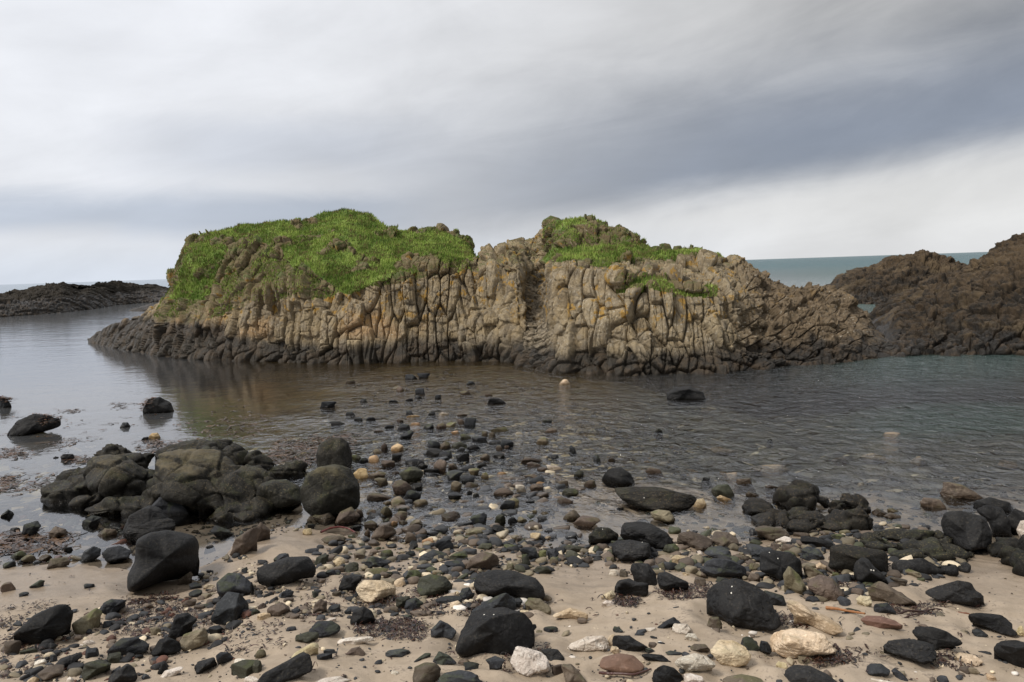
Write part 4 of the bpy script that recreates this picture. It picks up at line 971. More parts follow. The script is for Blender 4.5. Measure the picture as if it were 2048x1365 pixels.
A|D|r|703 330,720 307,750 308,762 330,740 345,710 345|stone|small round dark stone in calm water behind the left outcrop|small calm-water stone
A|O|c|870 390,890 370,925 370,938 395,910 412,880 410|stone|pale orange stone standing in calm water beside a small black one|pale orange water stone
A|K|a|820 412,840 395,870 392,870 408,830 420|stone|small black stone touching the pale orange water stone|small black water stone
A|K|l|350 510,370 490,430 495,440 520,400 535|stone|knobbly black rock in water left of the big outcrop|knobbly black water rock
A|D|r|308 515,325 505,345 512,335 525|stone|tiny dark stone left of the knobbly black water rock|tiny left water stone
A|S|r|1848 490,1870 430,1930 400,2000 398,2045 430,2060 500,2030 560,1950 590,1870 570|boulder|rounded mossy boulder standing in the shallows behind the speckled dome|rounded mossy boulder
A|S|r|1755 700,1800 600,1880 560,1980 550,2060 580,2110 680,2100 800,2000 880,1850 870,1770 800|boulder|big rounded dark boulder with tan speckles at the right end of the left outcrop|big speckled dome
A|S|r|1495 720,1520 660,1600 638,1680 645,1760 690,1765 790,1680 830,1560 820,1500 790|boulder|rounded speckled boulder left of the big speckled dome|smaller speckled dome
A|D|a|880 790,960 720,1020 740,1095 830,1080 870,980 860|boulder|dark block between the left outcrop and the broad pool boulder|dark outcrop-foot block
A|K|r|720 920,760 840,880 790,940 810,1020 920,960 970,800 980,740 950|boulder|grey black rounded boulder at the front of the left outcrop|grey black front boulder
A|B|f|1330 1080,1380 980,1500 920,1540 940,1500 1020,1420 1090|rock|leaning brown slab on sand right of the upright black boulder|leaning sand slab
A|B|a|1460 960,1530 890,1580 940,1580 980,1500 1010|rock|brown rock leaning on the back of the leaning sand slab|brown leaning rock
A|D|a|1225 940,1260 905,1340 940,1370 970,1300 985|stone|dark rock with a green edge on wet sand below the left outcrop|dark green-edged stone
A|D|f|0 850,50 815,90 850,60 868|rock|low dark rock in water cut by the left edge|low left-edge water rock
A|D|f|480 880,540 850,600 870,560 905,490 925|rock|dark rock in the water below the left end of the outcrop|dark rock below outcrop
A|B|l|1820 860,1850 835,1930 835,1960 870,1900 895|rock|yellow brown flat rock in front of the big speckled dome|yellow brown flat rock
A|B|l|1950 900,1990 830,2060 800,2110 860,2050 910|boulder|grey brown ridged rock below the big speckled dome|grey brown ridged rock
'''
# plain stones: boxes in the crop, material, shape
PLAIN = '''
P|D a 272 430 500 535;B f 628 138 778 200;D f 742 30 832 82;D a 1420 60 1590 145;D a 1600 45 1778 130;D r 1152 120 1250 170;B f 1320 232 1430 310;D a 1570 245 1718 355;D a 815 395 922 458;D r 1210 410 1330 458;D a 1440 385 1560 442;D r 1555 345 1660 410;D a 1720 412 1795 450;D a 1845 330 1930 415;D a 615 570 745 640;D r 725 640 850 712;D f 905 645 1035 708;D f 400 700 605 768;D f 1145 750 1288 815;B r 1005 815 1150 870;D r 1330 740 1500 832;D a 1370 830 1565 958;O c 1240 1005 1442 1128;T a 975 1078 1130 1160;B r 1100 1000 1195 1120;O r 935 1165 1092 1275;D r 800 1200 945 1280;G r 670 1160 855 1250;K a 1255 1140 1412 1265;B r 1100 1215 1300 1340;O f 1450 618 1650 662;O f 1490 715 1640 770;K r 1680 610 1762 668;D a 1745 568 1870 632;D a 1435 555 1545 630;D a 1560 515 1630 560;D f 1450 480 1510 515;B r 1320 670 1412 735;D f 930 970 1040 1015;W f 680 88 820 102;D r 1690 740 1850 830;D f 830 590 925 630;B r 620 240 700 278
Q|D a 590 62 685 105;B a 790 10 880 58;D f 775 80 850 108;D a 545 152 680 215;O f 775 110 870 138;D f 765 150 840 182;B r 180 165 240 218;B a 465 285 615 358;D f 600 275 695 312;D a 150 335 225 415;D f 505 382 600 410;D r 540 425 652 468;D f 940 280 1020 310;B f 810 325 935 375;W f 320 530 425 582;W r 190 580 330 638;B r 440 582 582 650;D a 525 650 705 805;D r 670 690 765 745;B a 430 668 535 755;B r 150 728 290 825;T a 285 715 440 800;O c 355 815 475 895;G r 480 875 625 958;D a 632 900 845 1000;B a 750 830 855 915;T f 890 785 1135 862;T a 870 850 975 935;D f 1110 865 1180 898;D a 1030 945 1240 1080;D r 875 945 1040 1035;B r 945 1015 1060 1115;K a 935 1110 1140 1225;B r 1065 1030 1150 1100;B r 205 975 370 1095;D a 20 960 215 1090;K a 0 1070 250 1195;G l 365 985 575 1085;D f 430 1055 570 1130;K r 565 1020 750 1105;O f 575 1095 665 1130;D r 190 1105 390 1215;K a 425 1130 640 1260;B r 755 1140 915 1250;K r 710 1265 855 1350;B r 640 1275 720 1330;D w 1205 1248 1290 1295;B a 1315 1195 1600 1290;B l 1385 1255 1610 1345;D a 1710 1150 1832 1230;D w 1955 1010 2060 1150;T r 1522 915 1688 1035;D a 1595 675 1740 735;B r 1640 790 1810 875;O f 1635 860 1755 905;D r 1410 805 1475 838;D f 1115 655 1185 685;D r 1110 525 1150 560;D a 1210 25 1290 82;W f 1380 908 1540 938
R|O c 35 250 245 410;B l 245 300 500 415;B f 560 290 690 355;G l 675 225 1015 455;D r 745 105 1010 220;K r 920 170 1060 275;K f 1000 250 1215 340;B l 1140 130 1340 330;B a 1310 185 1480 300;D a 1300 275 1560 430;T a 1610 245 1780 360;D l 1500 335 1720 480;T c 330 375 560 510;T r 1340 425 1530 570;B r 1560 440 1760 530;B l 570 410 850 630;K a 845 450 1030 570;B l 130 580 560 710;D r 725 545 970 715;T r 560 635 760 790;T f 435 690 600 770;T r 835 675 1065 785;T a 410 750 600 930;B a 215 800 410 910;B r 580 835 790 985;G a 620 780 785 870;D r 1335 570 1550 690;K r 1590 555 1670 630;D r 1680 585 1780 665;T c 1790 300 1920 430;B r 190 950 380 1090;B a 270 1020 635 1225;T a 810 940 1045 1080;B l 1230 840 1500 980;D w 1630 812 1872 1075;T a 1570 1075 1830 1200;B r 1610 805 1695 865;B a 720 1120 910 1290;O c 985 1200 1150 1300;D a 1145 1210 1415 1365;K a 810 1275 960 1355;G f 1720 1275 1945 1360;B f 180 950 60 810;B r 870 1110 1040 1210;O r 545 970 660 1055;W c 780 785 880 835;D f 980 885 1160 935;D f 1230 1040 1400 1090;T f 1060 770 1250 820;K w 570 50 735 180;B r 420 120 640 255;B f 1130 480 1270 525
S|W c 962 205 1190 300;B r 845 235 1010 315;B w 660 290 880 455;B f 705 465 938 575;W a 552 475 700 612;O c 835 430 955 485;B l 240 510 540 650;D a 335 675 550 830;T r 440 640 620 780;B a 1130 415 1320 520;G l 1170 525 1415 640;B a 1083 640 1338 755;G r 1348 262 1503 400;B a 1490 410 1660 545;B r 1660 420 1740 490;B l 1205 815 1460 985;B a 1340 895 1725 1085;D f 675 690 820 745;D a 925 705 1015 765;D r 870 700 925 740;T c 780 820 865 890;T r 890 840 1010 905;G f 890 800 980 840;D a 830 910 995 1000;G c 270 880 450 1020;D a 445 915 600 1020;T c 550 905 710 1010;K r 215 1010 420 1150;K f 390 1045 510 1110;T c 730 950 815 1020;T f 735 1050 860 1110;C c 745 1130 905 1270;C f 930 1180 1045 1235;D r 590 1195 745 1255;D f 1040 535 1135 565;D r 1010 345 1105 390;D a 1610 70 1730 175;B a 1815 100 1920 180;B r 1280 0 1405 50;D a 1030 60 1150 130;B l 330 420 500 500;O r 300 290 428 350;B f 765 600 860 640;W f 330 1180 331 1181;G a 370 1280 590 1370;G f 1180 1290 1500 1365;D r 860 1340 1100 1370;O f 680 770 770 790
T|T l 415 435 740 590;B l 735 390 1090 625;D r 650 350 820 480;C c 300 655 440 755;D a 370 590 495 680;T a 1765 1160 2015 1200;G l 870 1120 1110 1260;K w 1140 1035 1500 1230;C c 715 1055 905 1200;G a 460 1020 680 1160;B a 1000 990 1170 1085;G l 1370 925 1560 1080;D r 1700 960 1850 1050;B f 560 760 880 860;D f 330 930 540 1000;T f 1100 1200 1480 1330;D a 600 1225 780 1330;D l 490 1140 740 1300;D f 930 620 1120 690;C f 1455 840 1560 900;B r 1150 660 1250 790;D r 890 1290 1120 1370;G r 1700 1210 1945 1340;O c 1800 1115 2020 1230;B r 1340 790 1450 850;T f 1850 920 2010 975
U|T r 140 340 270 380;G r 120 380 215 420;T r 180 430 285 485;B r 205 485 345 570;B r 95 470 250 540;T c 290 590 470 710;C r 520 760 630 830;B r 310 720 490 850;D a 1080 1040 1300 1140;D r 1530 1050 1720 1180;T r 1020 350 1120 405;G f 1100 395 1290 470;T f 1280 140 1490 200;G f 1450 190 1690 285;T f 1560 130 1740 205;B r 1640 320 1770 370;B r 1720 930 1920 1040;D a 1300 370 1400 470;C c 830 975 920 1030;B f 930 170 1160 235;T f 1460 720 1560 790
W|D r 1485 540 1615 610;D a 1470 490 1590 560;B r 1430 620 1550 680;D f 1575 660 1680 695;C c 1600 500 1700 550;D a 1640 820 1800 915;T f 1700 850 1760 910;W f 650 945 745 990;W f 590 980 670 1010;D a 640 1000 780 1100;G a 830 1050 970 1130;D a 1050 900 1190 950;T f 1180 840 1270 915;C f 1650 910 1770 940;W c 270 1100 370 1150;C f 210 1235 320 1290;W c 520 1235 580 1275;B f 130 830 260 1000;B r 300 270 420 335;T r 165 265 290 345;G r 80 245 225 315;D r 0 330 125 380;D a 500 215 575 260;D f 130 570 230 605;D a 650 0 790 60;D f 70 60 160 105;D r 800 700 930 760;D f 640 500 745 540;B f 0 480 120 570;D f 790 790 910 840;K a 1240 1130 1330 1220;D r 1100 1210 1180 1260;D f 1620 200 1700 235;W f 1845 1090 1950 1130;G a 1810 1100 2060 1240;B f 20 940 170 1070;G f 150 1010 300 1070;D a 450 1060 380 1120;W c 1900 1225 2040 1290;D r 1900 370 1960 420
X|B r 1170 0 1250 50;D a 180 260 310 330;G a 505 275 640 370;B f 920 370 1080 450;C c 1130 450 1225 530;W f 595 768 690 808;D f 285 840 385 880;T c 40 1010 135 1095;G r 0 1095 95 1220;K a 80 1130 220 1200;D f 495 1050 650 1110;D f 570 1015 670 1050;D r 980 1100 1055 1140;W f 1110 1185 1175 1220;W f 1470 975 1530 1000;C a 30 725 165 795;D r 0 700 80 750;B r 60 655 130 710;D a 320 700 400 750;B a 640 560 720 610;D a 610 665 740 730;D r 740 700 800 745;D f 1200 745 1280 785;D l 1460 600 1680 670;C r 1600 560 1660 605;B a 1080 675 1170 735;D l 1340 240 1560 320;G a 1570 240 1745 320;D r 1530 310 1700 390;B r 1200 100 1390 200;C c 1290 210 1420 260;K r 0 480 30 600;D f 480 560 540 620;D a 1010 215 1200 330;D a 1850 1070 2010 1200;D w 1640 1120 1810 1190;B r 1640 1090 1730 1135;D r 1100 450 1140 490;O f 960 480 990 500;B l 740 330 880 410
Y|B r 1230 330 1320 400;G a 1355 335 1505 415;B r 940 390 1020 455;B a 1500 440 1620 520;W f 860 390 940 440;T c 820 290 900 345;G r 1150 300 1215 360;C c 1340 270 1470 340;D a 1870 920 2050 1050;B a 400 1130 500 1230;D f 340 840 465 890;T r 270 865 335 910;W f 1130 845 1230 885;B f 640 290 740 350;G f 510 240 640 310;T a 300 225 370 325;G a 150 270 240 380;T f 40 340 110 405;G r 110 350 200 415;G a 20 190 160 270;B f 390 290 460 350;D f 1180 915 1250 945;B r 1170 955 1250 1005;D f 1140 1010 1220 1040;D r 1430 1040 1510 1085;W f 540 1065 605 1105;W f 570 1110 610 1140;C c 870 995 960 1055;C c 845 900 930 1000;W c 1545 240 1600 275;D a 90 610 190 680;C f 150 710 260 755;T r 330 590 410 640;W f 1085 860 1140 885;D f 830 685 910 705;C c 1430 415 1510 450;D f 1690 450 1800 500;T c 1940 340 2040 410;D f 1230 960 1300 990;D w 160 800 290 945
Z|T r 1110 300 1111 301;D f 1640 810 1770 855;B a 1250 780 1340 810;D f 1690 980 1810 1010;C f 1990 790 2060 860;T f 350 1010 470 1060;D f 0 900 60 960;D r 1390 1160 1490 1230;D f 290 740 420 790;C c 1750 1150 1850 1210;T c 1560 1090 1720 1150;B r 100 415 160 450;C f 600 395 665 440;D r 760 490 870 570;B f 660 590 760 640;K a 650 580 760 650;T f 500 80 650 125;G f 610 120 750 165;D f 180 1150 225 1170;W f 900 1200 1160 1230;T r 640 190 700 220;O f 1200 1100 1235 1118
'''
SIL = {'K': 'black', 'D': 'dark grey', 'B': 'brown', 'T': 'olive tan', 'C': 'cream', 'W': 'white', 'O': 'orange', 'G': 'mossy green', 'M': 'red brown', 'S': 'speckled'}
SHW = {'a': 'angular', 'r': 'round', 'f': 'flat', 'w': 'pointed', 'c': 'rough', 'l': 'lumpy', 'o': 'smooth'}
heroes = []
for i, ln in enumerate(l for l in HERO.strip().split('\n')):
    cr, cl, sh, pts, nm, lab, short = ln.split('|')
    nums = [float(q) for q in pts.replace(',', ' ').split()]
    o = place_rock(cr, cl, sh, nums, 100+i, nm)
    tag(o, lab, 'boulder' if nm == 'boulder' else nm)
    heroes.append((PLACED[-1], short))
# more plain stones listed above, then a seeded remainder where the stones lie thick
plain = []
for ln in PLAIN.strip().split('\n'):
    cr, items = ln.split('|')
    ox, oy, sc = CROP[cr]
    for it in items.split(';'):
        q = it.split(); nums = [float(k) for k in q[2:]]
        if nums[0] > nums[2]: nums[0], nums[2] = nums[2], nums[0]
        if nums[1] > nums[3]: nums[1], nums[3] = nums[3], nums[1]
        if nums[2]-nums[0] < 5: continue
        bb = (nums[0]/sc+ox, nums[1]/sc+oy, nums[2]/sc+ox, nums[3]/sc+oy); area = (bb[2]-bb[0])*(bb[3]-bb[1])
        dup_ = any(abs((bb[0]+bb[2])/2-(c[0]+c[2])/2) < .32*(bb[2]-bb[0]) and abs((bb[1]+bb[3])/2-(c[1]+c[3])/2) < .4*(bb[3]-bb[1]) for c, *_ in plain)
        dup_ = dup_ or any(abs((bb[0]+bb[2])/2-h[0][3]) < .3*h[0][5] and abs((bb[1]+bb[3])/2-h[0][4]) < .3*h[0][6] for h in heroes)
        if not dup_: plain.append((bb, q[0], q[1], area))
plain.sort(key=lambda k: -k[3]); plain = plain[:300]
rec = []
for i, (bb, cl, sh, ar) in enumerate(plain):
    o = place_rock('F', cl, sh, bb, 1000+i, 'stone')
    me = PLACED[-1]
    hd = min(heroes, key=lambda h: math.hypot(h[0][3]-me[3], (h[0][7]-me[7])*1.6)/1.0)
    dxp, dyp = me[3]-hd[0][3], (me[7]-hd[0][7])*1.6
    if abs(dxp) > abs(dyp): dr_ = 'right of' if dxp > 0 else 'left of'
    else: dr_ = 'in front of' if dyp > 0 else 'behind'
    sz = 'small' if me[5] < 24 else ('mid-sized' if me[5] < 42 else 'large')
    gzz = float(ground(me[0], me[1])); wh_ = 'in water' if gzz < -.01 else 'on sand'
    txt = f"{sz} {SIL[cl]} {SHW[sh]} stone {wh_} {dr_} the {hd[1]}"
    rec.append((txt, math.hypot(dxp, dyp), o))
by = {}
for txt, dd, o in rec: by.setdefault(txt, []).append((dd, o))
ORD = ['nearest', 'second nearest', 'third nearest', 'fourth nearest', 'fifth nearest', 'sixth nearest', 'seventh nearest', 'eighth nearest', 'ninth nearest']
for txt, L in by.items():
    L.sort(key=lambda k: k[0])
    for k, (dd, o) in enumerate(L):
        lab = (ORD[k]+' ' if len(L) > 1 else '') + txt
        if len(lab.split()) > 16: lab = lab.replace(' on sand', '').replace(' in water', '')
        tag(o, lab, 'stone', 'stones scattered over the beach and shallows')
print('heroes', len(heroes), 'plain', len(rec), 'max words', max(len(o['label'].split()) for _, _, o in rec))

# pale slabs lying just under the surface of the pool
SLABS = [(1436, 897, 40, 'left of and beyond the longest one'), (1537, 931, 66, 'longest of them, nearest the domed outcrop'), (1750, 912, 46, 'broad one out to the right'), (1838, 918, 28, 'just right of the broad one'),
         (2018, 923, 30, 'rightmost, near the right edge'), (1682, 916, 34, 'just left of the broad one'), (1780, 870, 32, 'farthest out on the right'), (1412, 818, 24, 'closest to the big black water dome'), (1334, 842, 20, 'small one left of the one by the dome'), (1462, 950, 34, 'dim one behind the square brown block')]
for i, (su, sv, sw, txt) in enumerate(SLABS):
    pc = on_plane(su, sv, -.02); v, Fc = rock_shape(7000+i, 'c', 4); d_m = np.linalg.norm(pc-C0); W_ = sw/2/F*d_m
    P = v*np.array([W_, W_*.62, .05]); o = mesh_obj('flat_stone', P, Fc, MATS['W'], loc=(pc[0], pc[1], -.052))
    tag(o, 'pale slab under the pool water, ' + txt, 'flat stone', 'pale slabs under the pool water'); PLACED.append((pc[0], pc[1], W_, su, sv, sw, 10, sv))

# ------------------------------------------------------------------ outcrops of bedrock: many lumps grown together
OUTCROPS = [
 ('bedrock_outcrop', 'A', 'S', 'wide lumpy black bedrock outcrop with tan dried crust, at the water on the left', '''
280 640 650 770;365 570 650 660;480 470 745 610;600 432 730 505;625 490 900 620;560 560 860 760;860 555 1150 672;925 450 1060 530;1000 440 1180 570;1080 470 1290 600;1130 415 1370 490;1280 440 1450 570;1430 485 1595 580;
1130 560 1380 660;1350 560 1600 650;800 680 1000 830;950 640 1160 800;1150 660 1300 800;1280 690 1420 830;1390 640 1560 800;1220 790 1400 885;1380 825 1500 885;380 740 600 815;520 740 800 850;1590 545 1810 630;1060 620 1300 720;1200 480 1300 580;640 640 800 740;
1000 560 1140 640;1450 600 1600 680;700 780 900 860;1100 740 1260 850;1300 760 1640 860;480 500 900 790;860 470 1450 820;1150 580 1640 820;600 440 740 600;960 430 1300 620'''),
 ('bedrock_outcrop', 'V', 'S', 'two domed black bedrock heads joined by a weedy rocky base at the right-hand pool', '''
830 555 940 660;880 545 1040 680;990 560 1045 690;705 640 830 705;1040 600 1110 670;1095 610 1200 720;1160 605 1305 700;1190 650 1312 780;1100 660 1250 760;730 680 900 760;860 670 1040 740;960 690 1110 760;1040 700 1200 780;740 720 860 790;880 730 1060 800'''),
 ('bedrock_outcrop', 'Z', 'S', 'low ragged dark greenish bedrock shelf below the great round boulder on the right', '''
780 80 1020 190;900 70 1130 160;1000 80 1250 170;1130 90 1380 200;1300 70 1440 170;1380 90 1560 240;1080 150 1300 260;1250 160 1500 280;850 150 1080 230;1040 230 1300 300;1300 210 1560 310;1440 180 1640 300;1560 230 1700 290'''),
 ('bedrock_outcrop', 'Z', 'K', 'long knobbly black bedrock ridge on the sand right of the barnacled boulder', '''
1050 300 1220 400;1120 290 1290 370;1230 285 1370 400;1340 295 1480 410;1440 300 1560 420;1520 300 1650 400;1100 340 1250 400'''),
 ('bedrock_outcrop', 'Z', 'S', 'grey green bedrock slope with bare wet rock running off the right edge', '''
1760 170 1950 290;1820 130 2060 260;1900 200 2120 360;1960 260 2160 420;1820 240 2000 340;2000 140 2200 330'''),
]
def outcrop(name, crop, matk, label, boxes, seed):
    Vs, Fs, nv = [], [], 0
    for i, bx in enumerate(boxes.replace('\n', '').split(';')):
        q = [float(k) for k in bx.split()]
        P, Fc = place_rock(crop, matk, 'r' if i % 3 else 'l', q, seed+i, lvl=5, dep=1.15, raw=True, grow=1.26)
        Vs.append(P); Fs.append(Fc+nv); nv += len(P)
    V = np.vstack(Vs); V[:, 2] = np.maximum(V[:, 2], -1.0)
    tmp = mesh_obj('tmp', V, np.vstack(Fs), None)
    md = tmp.modifiers.new('r', 'REMESH'); md.mode = 'VOXEL'; md.voxel_size = .021; md.use_smooth_shade = True
    dg = bpy.context.evaluated_depsgraph_get(); ev = tmp.evaluated_get(dg); me = bpy.data.meshes.new_from_object(ev)
    old = tmp.data; bpy.data.objects.remove(tmp); bpy.data.meshes.remove(old)
    n = len(me.vertices); co = np.zeros(n*3, np.float32); no = np.zeros(n*3, np.float32)
    me.vertices.foreach_get('co', co); co = co.reshape(-1, 3).astype(float)
    E_ = np.zeros(len(me.edges)*2, np.int32); me.edges.foreach_get('vertices', E_); E_ = E_.reshape(-1, 2)
    deg = np.bincount(E_.ravel(), minlength=n)[:, None]
    for _ in range(5):
        acc = np.zeros_like(co)
        for k in range(3): acc[:, k] = np.bincount(E_[:, 0], co[E_[:, 1], k], n)+np.bincount(E_[:, 1], co[E_[:, 0], k], n)
        co = co*.4 + .6*acc/np.maximum(deg, 1)
    me.vertices.foreach_set('co', co.astype(np.float32).ravel()); me.update()
    me.vertices.foreach_get('normal', no); no = no.reshape(-1, 3)
    x, y, z = co.T
    cr = fbm(x*1.6, y*1.6, z*1.6, 3, seed+3)
    v1, v2, _c = voronoi2(x*2.6+y*.8, z*3.2+y*2.0, seed+4)
    d = .07*fbm(x*2.5, y*2.5, z*2.5, 4, seed) - .05*np.clip(.09-np.abs(cr), 0, 1)*11 + .018*fbm(x*10, y*10, z*10, 4, seed+9) + (_c-.5)*.05 - .03*(1-sstep(v2-v1, 0, .15))
    co = co + no*d[:, None]; cen = co.mean(0); cen[2] = 0
    me.vertices.foreach_set('co', (co-cen).astype(np.float32).ravel()); me.update()
    me.name = name; me.materials.clear(); me.materials.append(MATS[matk])
    for p in me.polygons: p.use_smooth = True
    o = bpy.data.objects.new(name, me); COL.objects.link(o); o.location = cen
    tag(o, label, 'bedrock outcrop'); return o
for i, (nm, cr, mk, lab, bx) in enumerate(OUTCROPS): outcrop(nm, cr, mk, lab, bx, 5000+i*100)

# the bottom banks up round the stones that stand in deeper water
_gm = g_.data; _n = len(_gm.vertices); _co = np.zeros(_n*3, np.float32); _gm.vertices.foreach_get('co', _co); _co = _co.reshape(-1, 3)
for (mx_, my_, mw_, *_r) in PLACED:
    if float(ground(mx_, my_)) > -.10: continue
    dd = np.hypot(_co[:, 0]-mx_, _co[:, 1]-my_); k_ = dd < mw_+2.5
    _co[k_, 2] = np.maximum(_co[k_, 2], -.12 - .35*np.maximum(0, dd[k_]-mw_*1.2))
for (mx_, my_, mw_, *_r) in PLACED:
    if mw_ < .10 or float(ground(mx_, my_)) < .02: continue
    dd = np.hypot(_co[:, 0]-mx_, _co[:, 1]-my_)/mw_; k_ = dd < 2.2
    _co[k_, 2] += min(.03, mw_*.12)*(-np.exp(-((dd[k_]-.9)/.35)**2) + .5*np.exp(-((dd[k_]-1.6)/.3)**2))
_gm.vertices.foreach_set('co', _co.ravel()); _gm.update()

# ------------------------------------------------------------------ pebbles too many to count
def sample_px(poly, n, r):
    xs = [p[0] for p in poly]; ys = [p[1] for p in poly]; out = np.zeros((0, 2))
    while len(out) < n:
        q = np.stack([r.uniform(min(xs), max(xs), n*2), r.uniform(min(ys), max(ys), n*2)], -1)
        out = np.vstack([out, q[in_poly(q[:, 0], q[:, 1], poly)]])
    return out[:n]
def px_ground(q):
    d = ray(q[:, 0], q[:, 1]); d = d/np.linalg.norm(d, axis=1, keepdims=True)
    t_ = (0.0-CAMZ)/d[:, 2]; 
    for _ in range(25):
        P = C0 + d*t_[:, None]; g = np.maximum(ground(P[:, 0], P[:, 1]), -.12); t_ = t_*.5 + .5*(g-CAMZ)/d[:, 2]
    P = C0 + d*t_[:, None]; P[:, 2] = ground(P[:, 0], P[:, 1]); return P
PAL = {'K': (.018, .018, .019), 'D': (.036, .038, .042), 'B': (.11, .085, .065), 'T': (.19, .16, .11), 'C': (.55, .47, .34), 'W': (.66, .62, .57), 'O': (.32, .22, .12), 'G': (.055, .06, .032), 'R': (.10, .045, .03)}
ma, t, b, out = new_mat('pebbles')
cc = t.attr('tint', 'Color'); geo = t.node('ShaderNodeNewGeometry'); gx, gy, gz = t.xyz(geo.outputs['Position'])
f = t.noise(geo.outputs['Position'], 45, 4, .7)
c = t.mix(t.smooth(f, .4, .7)*.5, cc, t.mix(1.0, cc, (1.7, 1.6, 1.5), 'MULTIPLY'))
wet = t.smooth(gz, .0, .08, 1.0, 0.0)
c = t.mix(wet*.45, c, t.mix(1.0, c, (.45, .42, .38), 'MULTIPLY'))
t.put(b.inputs['Base Color'], c); t.put(b.inputs['Roughness'], t.smooth(wet, 0, 1, .7, .25)); b.inputs['Specular IOR Level'].default_value = .35
t.put(b.inputs['Normal'], t.bump(f, .4, .006)); PEBM = ma
protoS = [rock_shape(9000+i, 'arfc'[i % 4], 2) for i in range(10)]; protoL = [rock_shape(9100+i, 'aarfc'[i % 5], 3) for i in range(14)]
ZONES = [  # polygon in the photo, how many, smallest and largest half size in metres, colours
 ([(640, 760), (950, 745), (1150, 800), (1300, 900), (1250, 960), (1150, 1000), (1150, 1090), (900, 1100), (720, 1060), (600, 980), (620, 860)], 1900, .015, .085, 'DDKKBBTDCBB'),
 ([(760, 860), (1000, 840), (1080, 900), (1120, 960), (1090, 1060), (900, 1070), (740, 1040), (720, 900)], 1300, .02, .085, 'DDKKBBTCKBD'),
 ([(620, 1000), (1000, 1010), (1200, 1090), (1180, 1130), (1020, 1160), (800, 1170), (600, 1150), (640, 1090), (740, 1060)], 1300, .011, .062, 'DDKKBBTTCGBD'),
 ([(1150, 1080), (1450, 1060), (1800, 1050), (2000, 1080), (1900, 1150), (1760, 1200), (1600, 1200), (1450, 1150), (1250, 1150), (1170, 1110)], 1700, .009, .070, 'DDKKBBTTCGD'),
 ([(0, 1010), (180, 1000), (300, 1060), (260, 1120), (0, 1130)], 450, .015, .075, 'DKBTGR'),
 ([(300, 1020), (520, 1020), (650, 1050), (560, 1070), (420, 1090)], 300, .01, .035, 'DKBTG'),
 ([(380, 1120), (480, 1110), (700, 1180), (900, 1190), (900, 1230), (640, 1240), (400, 1230)], 650, .006, .040, 'DDKBTCKB'),
 ([(0, 1240), (240, 1210), (520, 1180), (500, 1260), (420, 1300), (240, 1365), (0, 1365)], 750, .006, .045, 'DDKKBTCBKR'),
 ([(880, 1110), (1000, 1150), (1100, 1210), (1060, 1240), (880, 1220)], 350, .006, .05, 'DKBCWD'),
 ([(1050, 1240), (1560, 1200), (2048, 1220), (2048, 1365), (1050, 1365)], 260, .005, .032, 'DDBTCW'),
 ([(240, 1240), (960, 1230), (960, 1365), (300, 1365)], 220, .005, .020, 'DDBC'),
 ([(0, 1140), (2048, 1110), (2048, 1365), (0, 1365)], 900, .003, .009, 'DBTKKDR'),
 ([(1180, 1010), (1560, 960), (2048, 930), (2048, 1040), (1800, 1060), (1500, 1080), (1300, 1060)], 450, .012, .05, 'DBTCDG'),
 ([(1100, 830), (1400, 800), (1500, 900), (1500, 960), (1250, 960)], 300, .015, .05, 'DBTCDO'),
]
Vs, Fs, Cs, nv = [], [], [], 0
rz = np.random.default_rng(77)
for poly, n, s0, s1, cols in ZONES:
    q = sample_px(poly, n, rz); P = px_ground(q)
    for i in range(n):
        sz = s0*(s1/s0)**(rz.random()**1.7)
        v, f_ = (protoL if sz > .022 else protoS)[rz.integers(0, 10)]
        a = rz.uniform(0, 6.28); ca, sa = math.cos(a), math.sin(a)
        s3_ = np.array([rz.uniform(.8, 1.35), rz.uniform(.7, 1.1), rz.uniform(.4, .8)])*sz
        w_ = v*s3_; w_ = np.stack([w_[:, 0]*ca-w_[:, 1]*sa, w_[:, 0]*sa+w_[:, 1]*ca, w_[:, 2]+w_[:, 0]*rz.normal(0, .15)], -1)
        Vs.append(w_+P[i]+np.array([0, 0, s3_[2]*.35])); Fs.append(f_+nv); nv += len(v)
        col_ = np.array(PAL[cols[rz.integers(0, len(cols))]])*rz.uniform(.5, 1.1)
        Cs.append(np.tile(col_, (len(v), 1)))
pe = mesh_obj('pebbles', np.vstack(Vs), np.vstack(Fs), PEBM, attrs={'tint': np.vstack(Cs)})
tag(pe, 'small pebbles, gravel and shell bits strewn over the sand and the shallow stony bar', 'pebbles', kind='stuff')

